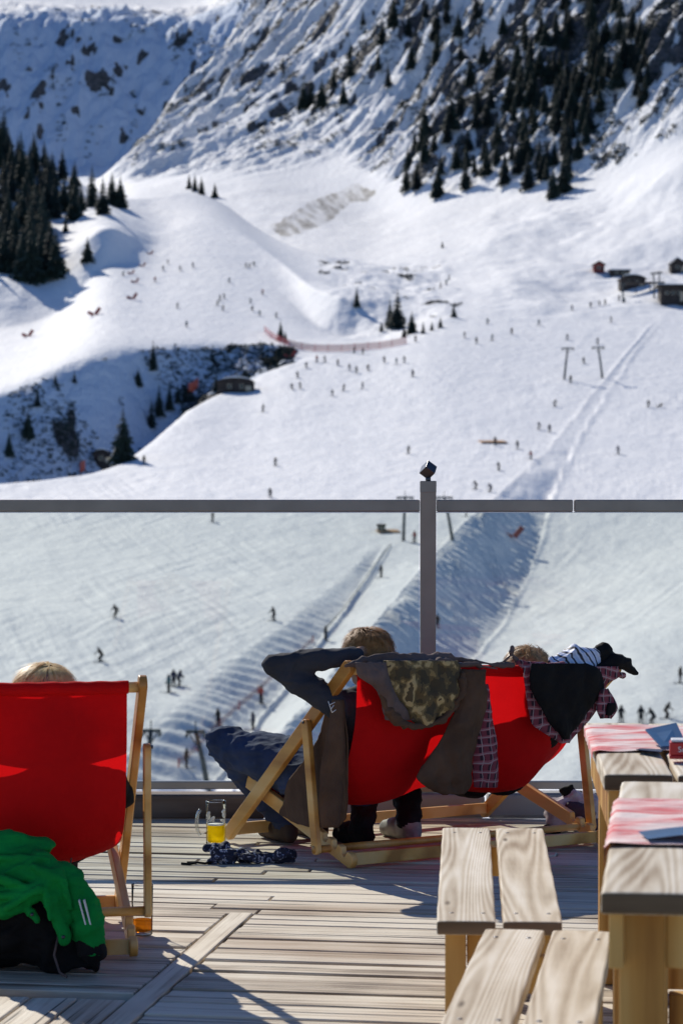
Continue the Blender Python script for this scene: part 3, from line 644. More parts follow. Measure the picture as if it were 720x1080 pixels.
# deck-grid coordinates: a along the boards, b away from the camera.  Seam board lies between a0 and a0+.1
def to_ab(x, y): return (x * cd + y * sd_, -x * sd_ + y * cd)
aS, bS = to_ab(-.387, 9.03)            # far end of the lengthwise seam board
_, bB = to_ab(-.78, 7.62)              # below this row the left field runs lengthwise
YEND = 11.40
def board(a0, a1, b0, b1, zt=0.0, lengthwise=False):
    tilt = rd.uniform(-.0025, .0025); z0 = zt + rd.uniform(-.0035, .0015)
    gap = .008
    cs = [(a0 + gap / 2, b0 + gap / 2), (a1 - gap / 2, b0 + gap / 2), (a1 - gap / 2, b1 - gap / 2), (a0 + gap / 2, b1 - gap / 2)]
    top = []; 
    for k, (a, b_) in enumerate(cs):
        x, y = dxy(a, b_)
        top.append((x, y, z0 + (tilt if k in (1, 2) else -tilt)))
    vs = [(x, y, -.035) for x, y, z in top] + top
    dk.cur = 1 if lengthwise else 0
    dk.add(vs, [(0, 3, 2, 1), (4, 5, 6, 7), (0, 1, 5, 4), (1, 2, 6, 5), (2, 3, 7, 6), (3, 0, 4, 7)])
b_ = 3.2
while b_ < 13.4:
    w_ = pitch * rd.choice([1, 1, 1, .92, 1.06])
    b1_ = b_ + w_
    segs = []
    def split(a0, a1):
        a = a0
        while a < a1 - .05:
            e = min(a1, a + rd.uniform(2.2, 4.5)); 
            if a1 - e < .6: e = a1
            segs.append((a, e)); a = e
    if b1_ <= bS + .02:
        if b_ >= bB: split(-6.0, aS)
        split(aS + .088, 6.0)
    else: split(-6.0, 6.0)
    for a0_, a1_ in segs:
        board(a0_, a1_, b_, b1_)
    b_ = b1_
b = 3.2
board(aS, aS + .088, 3.2, bS + .02, lengthwise=True)
a = aS
while a > -6:
    board(a - .142, a, 3.2, bB, lengthwise=True); a -= .142
# cut what would pass the balustrade line
dme = dk.mesh('deck', [MT['deck'], MT['deck2']])
bm = bmesh.new(); bm.from_mesh(dme)
g = bmesh.ops.bisect_plane(bm, geom=bm.verts[:] + bm.edges[:] + bm.faces[:], plane_co=(0, YEND, 0), plane_no=(0, 1, 0), clear_outer=True)
bmesh.ops.transform(bm, matrix=Matrix.Rotation(-DYAW, 4, 'Z'), verts=bm.verts); bm.to_mesh(dme); bm.free()
do = bpy.data.objects.new('deck', dme); col.objects.link(do); do.rotation_euler = (0, 0, DYAW); tag(do, kind='structure')
bv = do.modifiers.new('bevel', 'BEVEL'); bv.width = .003; bv.segments = 1
u = MB(); u.box((0, 7.2, -.14), (12, 8.3, .2)); u.build('deck_underside', plain('dark_joists', (.012, .010, .008), .9)); tag(bpy.data.objects['deck_underside'], kind='structure')

# timber kerb under the balustrade
k = MB(); k.box((-3.33, 11.475, .047), (6, .15, .105))
ko = k.build('timber_kerb', wood('dark_kerb_timber', (.045, .028, .018), (.12, .08, .05), (.22, .16, .11), 'X', 6, .6, 1, False), bevel=.012)
tag(ko, 'dark timber kerb along the far deck edge behind the beer mug', 'kerb')
for xa, xb, lb in ((-.32, .62, 'pale grey edge beam behind the middle of the double deck chair'), (.626, 6, 'pale grey edge beam from the bench end to the right')):
    k = MB(); k.box(((xa + xb) / 2, 11.475, .050), (xb - xa - .006, .145, .11)); k2 = k.build('edge_beam', plain('grey_edge_beam', (.30, .29, .28), .6, .15, 4), bevel=.02); tag(k2, lb, 'beam')
# ================================================================ GLASS BALUSTRADE
bal = empty('glass_balustrade', (.373, 11.44, 0)); tag(bal, 'glass wind-break with bronze rail and post topped by a steel cube', 'balustrade')
def loc(p): return Vector(p) - Vector((.373, 11.44, 0))
YR = 11.47
for x in (-2.05, .373, 2.8):
    t = MB(); t.box(loc((x, YR - .02, .10 + .66)), (.068, .05, 1.30))
    po = t.build('post', MT['postm'], bal, bevel=.004)
    t = MB(); t.box(loc((x, YR - .02, 1.428)), (.070, .052, .05)); t.build('post_sleeve', MT['metal'], po, bevel=.003)
    t = MB(); Mx = Matrix.Rotation(R(45), 4, 'Z') @ Matrix.Rotation(R(54.7), 4, 'X') @ Matrix.Rotation(R(45), 4, 'Z')
    t.box((0, 0, 0), (.050, .050, .050), Mx.to_3x3()); 
    c_ = t.build('cube_finial', MT['steel'], po, bevel=.0015, loc=loc((x, YR - .02, 1.500)))
    t = MB(); t.tube([loc((x, YR - .02, 1.45)), loc((x, YR - .02, 1.47))], .012, 10); t.build('finial_stem', MT['steel'], po)
for a_, b2_ in ((-6, .372 - .034), (.372 + .036, .997), (1.0, 6)):
    t = MB(); t.box(loc(((a_ + b2_) / 2, YR - .02, 1.346)), (b2_ - a_ - .003, .042, .052)); tr_ = t.build('top_rail', MT['metal'], bal, bevel=.005)
    t = MB(); t.box(loc(((a_ + b2_) / 2, YR - .025, 1.3175)), (b2_ - a_ - .003, .030, .004)); t.build('bright_glass_edge', MT['white'], tr_)  # white strip put in for the bright line along the glass top
for a_, b2_ in ((-6, .335), (.411, 6)):
    t = MB(); t.box(loc(((a_ + b2_) / 2, YR - .018, .139)), (b2_ - a_, .034, .034)); t.build('bottom_rail', plain('satin_rail', (.32, .31, .30), .35, .1, 3, .7), bal, bevel=.004)
for a_, b2_ in ((-6, -2.09), (-2.01, .335), (.411, 2.76), (2.84, 6)):
    t = MB(); z0, z1 = .157, 1.319
    t.add([loc((a_, YR, z0)), loc((b2_, YR, z0)), loc((b2_, YR, z1)), loc((a_, YR, z1))], [(0, 1, 2, 3)]); t.build('glass_pane', MT['glass'], bal)

# ================================================================ BENCHES AND TABLES
def plank(mb, x0, x1, y0, y1, zt, th, seg=24, wob=.0007, r=None):
    r = r or rng
    """plank running along y with slightly worn, uneven top"""
    nx = 6; ph = r.uniform(0, 9); vs = []; fs = []
    for i in range(seg + 1):
        y = y0 + (y1 - y0) * i / seg
        for j in range(nx + 1):
            x = x0 + (x1 - x0) * j / nx
            edge = abs(j / nx - .5) * 2
            z = zt - .0012 * edge ** 6 - (.002 if i in (0, seg) else 0) + wob * math.sin(y * 9 + ph + x * 7) * .6
            xx = x + (.0006 * math.sin(y * 23 + ph) if j in (0, nx) else 0)
            vs.append((xx, y, z))
    n = len(vs); vs += [(x, y, zt - th) for x, y, z in vs]
    W_ = nx + 1
    for i in range(seg):
        for j in range(nx):
            a = i * W_ + j; fs.append((a, a + 1, a + W_ + 1, a + W_)); fs.append((a + n, a + n + W_, a + n + W_ + 1, a + n + 1))
        for j in (0, nx):
            a = i * W_ + j; fs.append((a, a + W_, a + n + W_, a + n))
    mb.add(vs, fs, False)
    b0_ = len(mb.v) - len(vs); mb.cur = 1
    for j in range(nx):
        for q in (j, ): mb.f.append([b0_ + k for k in (j, j + n, j + n + 1, j + 1)]); mb.m.append(1); mb.smooth.append(False)
        a = seg * W_ + j; mb.f.append([b0_ + k for k in (a, a + 1, a + n + 1, a + n)]); mb.m.append(1); mb.smooth.append(False)
    mb.cur = 0
MT['endgrain'] = wood('end_grain', (.10, .065, .035), (.22, .15, .09), (.36, .27, .18), 'X', 10, .8, 1, False)
def bench(label, x, y, rz, length, width=.30, h=.45):
    o = empty('wooden_bench', (x, y, 0), rz); tag(o, label, 'bench')
    half = (width - .018) / 2
    for a0_ in (0, half + .018):
        t = MB(); plank(t, a0_, a0_ + half, 0, length, h, .036); t.build('seat_plank', [MT['bench'], MT['endgrain']], o, bevel=.005)
    for yy in (.06, length - .16):
        t = MB(); t.box((.045, yy + .04, (h - .037) / 2), (.05, .08, h - .038)); t.build('leg', MT['benchleg'], o, bevel=.003)
        t = MB(); t.box((width - .045, yy + .04, (h - .037) / 2), (.05, .08, h - .038)); t.build('leg', MT['benchleg'], o, bevel=.003)
        t = MB(); t.box((width / 2, yy + .04, h - .037 - .045), (width - .145, .05, .085)); t.build('leg_brace', MT['benchleg'], o, bevel=.003)
        t = MB(); t.box((width / 2, yy + .04, .13), (width - .145, .035, .07)); t.build('foot_brace', MT['benchleg'], o, bevel=.003)
    t = MB()
    for sx_ in (.035, half - .03, half + .05, width - .03):
        for yy in (.1, length - .12): t.lathe([(0, h + .0015), (.006, h + .001), (.007, h - .004)], (sx_, yy, 0), 8)
    t.build('screw_heads', MT['steel'], o)
    return o
bench('weathered two-plank bench standing nearest the glass balustrade', .227, 6.33, R(-2.7), 1.60)
bench('weathered two-plank bench in the right foreground beside the near table', .185, 5.12, R(-7.8), 1.12, .30)
def table(label, x, y, rz, length, width, h=.75, nplank=4):
    o = empty('wooden_table', (x, y, 0), rz); tag(o, label, 'table')
    pw = (width - .012 * (nplank - 1)) / nplank
    for i in range(nplank):
        t = MB(); plank(t, i * (pw + .012), i * (pw + .012) + pw, rng.uniform(-.004, .004), length, h, .045); t.build('top_plank', [MT['bench'], MT['endgrain']], o, bevel=.007)
    for yy in (.14, length - .22):
        for xx in (.075, width - .075):
            t = MB(); t.box((xx + .0, yy, (h - .046) / 2), (.085, .085, h - .047)); t.build('leg', MT['benchleg'], o, bevel=.004)
        t = MB(); t.box((width / 2, yy, h - .046 - .06), (width - .24, .06, .115)); t.build('apron', MT['benchleg'], o, bevel=.004)
        t = MB(); t.box((width / 2, yy, .22), (width - .24, .05, .09)); t.build('stretcher', MT['benchleg'], o, bevel=.004)
    for xx in (.028, width - .028):
        t = MB(); t.box((xx - .0, length / 2 - .02, h - .046 - .055), (.028, length - .12, .105)); t.build('side_rail', MT['benchleg'], o, bevel=.003)
    return o
T1 = table('weathered plank table in the right foreground with a blue stripe on its runner', .482, 4.93, R(-7.3), 1.70, .74)
T2 = table('weathered plank table farther back, carrying the blue card and red box', .668, 6.76, R(-3.2), 1.31, .74)
def runner_m():
    m, nt, b = mat('red_white_runner'); co = coords(nt, (1, 1, 1))
    n = N(nt, 'ShaderNodeTexNoise', i_Detail=4.0, i_Distortion=.6); n.inputs['Scale'].default_value = 1; nt.links.new(coords(nt, (4, 22, 1)), n.inputs[0])
    c = ramp(nt, n.outputs[0], [(.38, (.80, .66, .62)), (.5, (.74, .45, .43)), (.62, (.66, .14, .15))])
    nt.links.new(c, b.inputs['Base Color']); b.inputs['Roughness'].default_value = .9
    n2 = N(nt, 'ShaderNodeTexNoise', i_Detail=4.0); n2.inputs['Scale'].default_value = 9; nt.links.new(co, n2.inputs[0]); bump(nt, n2.outputs[0], 1, .012, b)
    return m
MT['runner'] = runner_m()
def runner(label, tb, y0, y1, x0, x1, over=0.0):
    """cloth lying across the table top, gently rucked, hanging over the left edge"""
    nx, ny = 60, 26; vs = []; fs = []
    h = .7535
    for i in range(nx + 1):
        for j in range(ny + 1):
            s = x0 + (x1 - x0) * i / nx; y = y0 + (y1 - y0) * j / ny + .006 * math.sin(s * 17) + (.02 * s)
            z = h + .0035 * (1 + math.sin(s * 31 + y * 19) * math.sin(y * 43 + s * 5))
            x = s
            if s < -.004: z = h + .001 + (s + .004); x = -.0075 - .003 * abs(math.sin(y * 30))
            vs.append((x, y, z))
    for i in range(nx):
        for j in range(ny):
            a = i * (ny + 1) + j; fs.append((a, a + 1, a + ny + 2, a + ny + 1))
    t = MB(); t.add(vs, fs, True); o = t.build('table_runner', MT['runner'])
    o.location = tb.location; o.rotation_euler = tb.rotation_euler; tag(o, label, 'table runner')
    return o
runner('red and white runner across the near table, under the blue leaflet', T1, .56, 1.30, -.05, .735)
runner('pink and white runner across the far table, under the red box', T2, .47, 1.16, -.03, .735)
# blue leaflet lying on the near runner
t = MB()
n_ = 14
vs = []
for i in range(n_ + 1):
    for j in range(2):
        vs.append((.02 + .34 * i / n_, -.055 + .11 * j + .02 * i / n_, .006 + .012 * math.sin(i / n_ * 3.1)))
t.add(vs, [(2 * i, 2 * i + 1, 2 * i + 3, 2 * i + 2) for i in range(n_)], True)
lf = t.build('leaflet', MT['blue']); lf.location = at(668, 884, 5.55); lf.location.z = .759; lf.rotation_euler = (0, 0, R(4)); tag(lf, 'blue printed leaflet lying flat on the near table runner', 'leaflet')
# blue menu card leaning, red napkin box
def quadcard(name, p, mt, label, cat, th=.004):
    t = MB(); n = (p[1] - p[0]).cross(p[3] - p[0]).normalized() * th
    t.add([*p, *[q + n for q in p]], [(0, 1, 2, 3), (7, 6, 5, 4), (0, 4, 5, 1), (1, 5, 6, 2), (2, 6, 7, 3), (3, 7, 4, 0)])
    o = t.build(name, mt); tag(o, label, cat); return o
A = at(697, 793, 7.25); A.z = .762; B = at(724, 789, 7.30); B.z = .762; C_ = at(713, 764, 7.46); D_ = at(680.5, 771, 7.42)
quadcard('menu_card', [A, B, C_, D_], MT['blue'], 'dark blue menu card propped up on the far table', 'menu')
quadcard('pamphlet', [at(671, 791.5, 7.2) , at(697, 794, 7.1), at(700, 791.5, 7.25), at(676, 790.4, 7.3)], MT['navy'], 'thin dark blue pamphlet lying left of the menu card', 'pamphlet', .002)
rb = empty('napkin_box', (at(706, 797, 6.98).x, 6.98, .762), R(-6)); tag(rb, 'red box with white lettering at the right edge of the far table', 'box')
bx = MB(); bx.box((.055, .03, .005), (.11, .07, .01)); bx.box((.055, .03, .027), (.108, .066, .034)); bo = bx.build('box_body', MT['redp'], rb, bevel=.003)
bx = MB(); bx.box((.055, .03, .0475), (.10, .056, .006)); bx.build('white_lid', MT['white'], rb, bevel=.002)
fc = bpy.data.curves.new('lettering', 'FONT'); fc.body = "Schwe"; fc.size = .021; fc.extrude = .0004
fo = bpy.data.objects.new('tmp', fc); col.objects.link(fo)
dg = bpy.context.evaluated_depsgraph_get(); fm = bpy.data.meshes.new_from_object(fo.evaluated_get(dg)); bpy.data.objects.remove(fo)
fm.materials.clear(); fm.materials.append(MT['white']); lo_ = bpy.data.objects.new('lettering', fm); col.objects.link(lo_); lo_.parent = rb
lo_.location = (.022, -.0045, .019); lo_.rotation_euler = (R(90), 0, 0)
# ================================================================ DECK CHAIRS
def rail_profile(mb, p0, p1, w, x0, x1, notches=(), roundr=True):
    """flat board standing on edge between (y,z) points p0 -> p1, thickness x0..x1, optional saw notches on its upper edge"""
    d = Vector((p1[0] - p0[0], p1[1] - p0[1])); Ln = d.length; d.normalize(); n = Vector((-d.y, d.x))
    if n.y < 0: n = -n
    pts = []
    h = w / 2
    for a in range(-90, 91, 15):      # round end at p1
        pts.append((Ln + h * math.cos(R(a)) * .8 - h * .8, h * math.sin(R(a))))
    for s0 in sorted(notches, reverse=True):
        pts += [(s0 + .040, h), (s0 + .030, h * .15), (s0 + .016, -h * .05), (s0 + .004, h * .2), (s0 - .004, h)]
    for a in range(90, 271, 15):
        pts.append((h * math.cos(R(a)) * .8 + h * .8, h * math.sin(R(a))))
    o3 = lambda p, x: Vector((x, p0[0] + d.x * p[0] + n.x * p[1], p0[1] + d.y * p[0] + n.y * p[1]))
    mb.prism(pts, o3, x0, x1)

def deckchair(name, label, loc, rz, W, Fy, Ty, Tz, Sy, Sz, Py, Pz, Ny, Nz, sling, drop=0.0):
    """local x across, y forward (away from the backrest side), z up; origin at the rear left foot"""
    o = empty(name, loc, rz); tag(o, label, 'deck chair')
    th = .026
    for s in (0, 1):
        xo = 0 if s == 0 else W - th
        t = MB(); rail_profile(t, (Fy, .026), (Ty, Tz), .056, xo, xo + th); t.build('back_rail', MT['chairwood'], o, bevel=.004)
        xi = xo + th + .020 if s == 0 else xo - th - .002
        L_ = math.hypot(Sy, Sz - .026)
        t = MB(); rail_profile(t, (0, .028), (Sy, Sz), .058, xi, xi + th, notches=(.05, .12, .19)); t.build('seat_rail', MT['chairwood'], o, bevel=.004)
        xp = xo - th * .85 - .002 if s == 0 else xo + th + .002
        t = MB(); rail_profile(t, (Ny, Nz), (Py, Pz), .044, xp, xp + th * .85); t.build('prop_strut', MT['chairwood'], o, bevel=.004)
        t = MB(); q = .0
        fr = .68
        t.tube([(xp + (-.004 if s == 0 else .012), Py, Pz - .012), (xp + (.002 if s == 0 else .03), Py, Pz - .012)], .006, 8)
        cy = 0
        t.build('pivot_bolt', MT['steel'], o)
    def cross(y, z, r=.016, flat=False, a=None, b_=None):
        t = MB()
        xa, xb = (-.004 if a is None else a), (W + .004 if b_ is None else b_)
        if flat: t.box(((xa + xb) / 2, y, z), (xb - xa, .022, .048))
        else: t.tube([(xa, y, z), (xb, y, z)], r, 12, smooth=True)
        t.build('crossbar', MT['chairwood'], o, bevel=.003 if flat else .0)
    fr = lambda t: (Fy + (Ty - Fy) * t, .026 + (Tz - .026) * t)
    y, z = fr(.045); cross(y, z, flat=True, a=th, b_=W - th)          # front foot bar
    y, z = fr(.965); cross(y, z, .017, a=th, b_=W - th)               # top bar that carries the canvas
    cross(Sy * .965, .028 + (Sz - .028) * .965, .015, a=th * 2 + .018, b_=W - 2 * th)
    cross(Sy * .045, .028 + (Sz - .028) * .03, flat=True, a=th * 2 + .018, b_=W - 2 * th)
    cross(Ny + .004, Nz + .02, .015, a=-th, b_=W + th)
    # the sling
    nu, nv = 44, 70; vs = []; fs = []
    for i in range(nu + 1):
        u_ = i / nu
        pts = sling(u_)
        P_ = np.array(pts, float); dd = np.concatenate([[0], np.cumsum(np.hypot(*np.diff(P_, axis=0).T))]); dd /= dd[-1]
        tt = np.linspace(0, 1, nv + 1)
        yy = np.interp(tt, dd, P_[:, 0]); zz = np.interp(tt, dd, P_[:, 1])
        for it in range(14):
            yy[1:-1] = (yy[:-2] + 2 * yy[1:-1] + yy[2:]) / 4; zz[1:-1] = (zz[:-2] + 2 * zz[1:-1] + zz[2:]) / 4
        for j in range(nv + 1): vs.append((th * 2 + .008 + (W - 4 * th - .016) * u_, yy[j], zz[j]))
    for i in range(nu):
        for j in range(nv):
            a = i * (nv + 1) + j; fs.append((a, a + 1, a + nv + 2, a + nv + 1))
    t = MB(); t.add(vs, fs, True); so = t.build('canvas_sling', MT['red'], o)
    def surf(co):
        return .007 * fbm(co[:, 0] * 5, co[:, 2] * 5, 3, 61, co[:, 1] * 5) 
    displace(so.data, surf)
    # hem roll over the top bar
    y, z = fr(.965); t = MB(); n_ = 40
    t.tube([(th * 2 + .004 + (W - 4 * th - .008) * i / n_, y, z + .001 * math.sin(i)) for i in range(n_ + 1)], .0205, 14); t.build('sling_hem', MT['red'], o)
    y, z = Sy * .965, .028 + (Sz - .028) * .965; t = MB(); t.tube([(th * 2 + .004, y, z), (W - th * 2 - .004, y, z)], .018, 12); t.build('sling_hem', MT['red'], o)
    if drop:
        for ch in o.children:
            me_ = ch.data; n_ = len(me_.vertices); co = np.empty(n_ * 3); me_.vertices.foreach_get('co', co); co = co.reshape(-1, 3)
            co[:, 2] -= drop * (co[:, 0] / W) * (co[:, 2] / Tz); me_.vertices.foreach_set('co', co.ravel()); me_.update()
    return o
CH2 = dict(loc=(.0, 9.93, 0), yaw=32.0, W=1.28)
CY, CS = math.cos(R(CH2['yaw'])), math.sin(R(CH2['yaw']))
def c2w(x, y, z=0):      # double chair local -> world
    return Vector((x * CY - y * CS, 9.93 + x * CS + y * CY, z))
def lerp(a, b, t): return a + (b - a) * t
def sling2(u_):
    # occupied near each end, a little flatter at the far edge
    k = math.exp(-((u_ - .16) / .20) ** 2) ; k2 = .8 * math.exp(-((u_ - .70) / .17) ** 2)
    e = min(1, max(k, k2)); far = max(0, (u_ - .8) / .2)
    top = (-.018, .755)
    a1 = (lerp(.02, -.035, e) + .10 * far, .56); a2 = (lerp(.12, .02, e) + .14 * far, .36 + .03 * far)
    a3 = (lerp(.26, .13, e) + .10 * far, lerp(.27, .225, e) + .05 * far); a4 = (lerp(.42, .36, e), lerp(.25, .20, e) + .06 * far)
    return [top, a1, a2, a3, a4, (.70, lerp(.26, .235, e) + .02 * far), (.925, .292)]
CHAIR2 = deckchair('double_deck_chair', 'wide wooden deck chair with red canvas seating two people beside the beer mug', CH2['loc'], R(CH2['yaw']), CH2['W'],
          .89, -.05, .785, .99, .315, .235, .555, .155, .045, sling2, drop=.055)
CH1W = .60
C1 = Vector((-.600, 8.19, 0)); Y1 = R(11)
def c1w(x, y, z=0):
    X = x - CH1W; return Vector((C1.x + X * math.cos(Y1) - y * math.sin(Y1), C1.y + X * math.sin(Y1) + y * math.cos(Y1), z))
def sling1(u_):
    e = math.sin(math.pi * u_) ** .7
    return [(.015, .845), (.03 - .03 * e, .64), (.08 - .06 * e, .44), (.19 - .06 * e, .34 - .05 * e), (.40, .30 - .06 * e), (.62, .29 - .04 * e), (.80, .31)]
CHAIR1 = deckchair('deck_chair', 'single wooden deck chair with red canvas and green jacket at the left edge', c1w(0, 0), Y1, CH1W,
          .73, -.01, .875, .84, .335, .115, .66, .10, .115, sling1)

# added canvas layer, hidden by the single chair's sling, evens out sun through it
hc_ = MB(); vs = []; fs = []
for i in range(25):
    for j in range(13):
        q = i / 24; w_ = j / 12; vs.append((.06 + .48 * q, .050 + .012 * math.sin(math.pi * q) - .01 * w_, .850 - .205 * w_ - .012 * math.sin(math.pi * q)))
for i in range(24):
    for j in range(12): a = i * 13 + j; fs.append((a, a + 1, a + 14, a + 13))
hc_.add(vs, fs, True); hq = hc_.build('added_sun_screen', MT['red'], CHAIR1); sm_ = hq.modifiers.new('thickness', 'SOLIDIFY'); sm_.thickness = .012
# ================================================================ PEOPLE
def body_mesh(name, caps, voxel, smooth, cls, mats, wr=None, parent=None, loc=(0, 0, 0), rz=0):
    """caps: list of (p0,p1,r0,r1,material index); fused into one continuous skin, coloured by nearest limb"""
    t = MB()
    for c in caps: t.capsule(c[0], c[1], c[2], c[3])
    o = t.build(name, mats); bake(o, voxel, smooth)
    me = o.data; me.materials.clear()
    for m_ in mats: me.materials.append(m_)
    nf_ = len(me.polygons); ce = np.empty(nf_ * 3); me.polygons.foreach_get('center', ce); ce = ce.reshape(-1, 3)
    best = np.full(nf_, 1e9); mi = np.zeros(nf_, int)
    for c in caps:
        a = np.array(c[0], float); b_ = np.array(c[1], float); ab = b_ - a; l2 = max(1e-9, ab @ ab)
        tt = np.clip((ce - a) @ ab / l2, 0, 1); dd = np.linalg.norm(ce - a - tt[:, None] * ab, axis=1) - (c[2] + (c[3] - c[2]) * tt)
        s = dd < best; best[s] = dd[s]; mi[s] = c[4]
    me.polygons.foreach_set('material_index', mi.astype(np.int32)); me.polygons.foreach_set('use_smooth', np.ones(nf_, bool))
    if wr is not None:
        nv_ = len(me.vertices); co = np.empty(nv_ * 3); me.vertices.foreach_get('co', co); co = co.reshape(-1, 3)
        bb = np.full(nv_, 1e9); mv = np.zeros(nv_, int)
        for c in caps:
            a = np.array(c[0], float); b_ = np.array(c[1], float); ab = b_ - a; l2 = max(1e-9, ab @ ab)
            tt = np.clip((co - a) @ ab / l2, 0, 1); dd = np.linalg.norm(co - a - tt[:, None] * ab, axis=1) - (c[2] + (c[3] - c[2]) * tt)
            s = dd < bb; bb[s] = dd[s]; mv[s] = c[4]
        amp = np.array(wr)[mv]
        displace(me, lambda c_: amp * (1.5 * np.maximum(-.2, 1 - 4.2 * np.abs(fbm(c_[:, 0] * 7 + c_[:, 2] * 2, c_[:, 1] * 9, 2, 71, c_[:, 2] * 17 - c_[:, 0] * 7))) + .5 * (1 - 3 * np.abs(fbm(c_[:, 0] * 20 + c_[:, 2] * 9, c_[:, 1] * 20, 2, 72, c_[:, 2] * 40))) - .6))
    me.update()
    if parent: o.parent = parent
    o.location = loc; o.rotation_euler = (0, 0, rz)
    return o
def head_caps(c, fwd, up, k=0):
    """head of about 0.23 m: skull, jaw, nose, brow, ears; k = skin material"""
    c = Vector(c); f = Vector(fwd).normalized(); u_ = Vector(up); u_ = (u_ - f * u_.dot(f)).normalized(); s = f.cross(u_)
    P = lambda a, b_, d_: c + f * a + s * b_ + u_ * d_
    return [(P(-.018, 0, .02), P(.018, 0, .025), .083, .078, k), (P(.028, 0, -.03), P(.04, 0, -.075), .062, .040, k), (P(.083, 0, .005), P(.104, 0, -.022), .010, .013, k),
            (P(.066, -.03, .028), P(.066, .03, .028), .017, .017, k), (P(.078, -.016, -.055), P(.078, .016, -.055), .011, .011, k), (P(.055, 0, -.09), P(.065, 0, -.088), .024, .020, k),
            (P(-.005, .078, -.02), P(-.012, .082, .012), .010, .015, k), (P(-.005, -.078, -.02), P(-.012, -.082, .012), .010, .015, k)]
def eyes(c, fwd, up, parent):
    c = Vector(c); f = Vector(fwd).normalized(); u_ = Vector(up); u_ = (u_ - f * u_.dot(f)).normalized(); s = f.cross(u_)
    for sg in (-1, 1):
        t = MB(); t.ball(c + f * .068 + s * .031 * sg + u_ * .002, .0125, 8); t.build('eye', MT['white'], parent)
def hair(c, fwd, up, mt, parent, n=2400, ln=.05, curl=1.0, seed=1, low=-.02):
    """many short curved locks rooted on the skull"""
    r = random.Random(seed); c = Vector(c); f = Vector(fwd).normalized(); u_ = Vector(up); u_ = (u_ - f * u_.dot(f)).normalized(); s = f.cross(u_)
    t = MB(); k = 0
    while k < n:
        d_ = Vector((r.gauss(0, 1), r.gauss(0, 1), r.gauss(0, 1))).normalized()
        if d_.x > .45 and d_.z < .55: continue
        if d_.z < -.55: continue
        k += 1
        root = c + f * d_.x * .090 + s * d_.y * .084 + u_ * (d_.z * .092 + .02)
        out = (f * d_.x + s * d_.y + u_ * d_.z)
        fl = mnoise.noise_vector(d_ * 2.6 + Vector((seed, 0, 0))); fl2 = mnoise.noise_vector(d_ * 7 + Vector((0, seed, 0)))
        crown = (f * -.35 + u_ * .9 + s * .15)
        tang = (out - crown * (out.dot(crown) + .0)) * 1.0 + (f * fl.x + s * fl.y + u_ * fl.z) * 1.5 * curl + (f * fl2.x + s * fl2.y + u_ * fl2.z) * .8 * curl - u_ * .5
        tang = (tang - out * tang.dot(out)).normalized()
        l = ln * r.uniform(.7, 1.3); wd = r.uniform(.0008, .0022)
        sv = out.cross(tang) * wd; pts = []
        hi = (.5 + .5 * mnoise.noise(d_ * 5)) * .016 * (.4 + curl) + .003 * r.random()
        bend = out.cross(tang) * .35 * mnoise.noise(d_ * 4 + Vector((9, 0, 0)))
        for i in range(6):
            q = i / 5
            p = root + (tang + bend * q) * l * q + out * (hi * math.sin(q * 2.2) - 3.9 * (l * q) ** 2 * (1 - .3 * curl))
            pts += [p - sv * (1.1 - q), p + sv * (1.1 - q)]
        t.add(pts, [(2 * i, 2 * i + 1, 2 * i + 3, 2 * i + 2) for i in range(5)], True)
    t.ball(c + u_ * .016 - f * .004, .086, 14)
    # trim the scalp cap from the face
    o = t.build('hair', mt, parent); return o
def hand_caps(w, d_, pal, k, curl=.5, sc_=1.0):
    """palm plus five separate bent fingers; w wrist, d_ direction, pal palm normal"""
    w = Vector(w); d_ = Vector(d_).normalized(); pal = Vector(pal); pal = (pal - d_ * pal.dot(d_)).normalized(); s = d_.cross(pal)
    out = []
    for i in range(4):
        b_ = (i - 1.5) * .021
        out.append((w + s * b_ * .6 + d_ * .01, w + d_ * .088 + s * b_, .014, .0115, k))
    for i, l in enumerate((.066, .078, .073, .056)):
        b_ = (i - 1.5) * .023; p = w + d_ * .09 + s * b_; dd = d_.copy(); r0 = .0092
        for j, f_ in enumerate((.45, .32, .23)):
            ang_ = curl * (.5 + .55 * j); dd2 = (d_ * math.cos(ang_) + pal * math.sin(ang_) + s * (i - 1.5) * .06).normalized()
            q = p + dd2 * l * f_; out.append((p, q, r0, r0 - .0008, k)); p = q; r0 -= .0008
    p = w + d_ * .022 - s * .026; q = p + (d_ * .6 - s * .75 + pal * .35).normalized() * .036; out.append((p, q, .0125, .011, k))
    out.append((q, q + (d_ * .85 - s * .35 + pal * .35).normalized() * .030, .0105, .009, k))
    return out
V = Vector
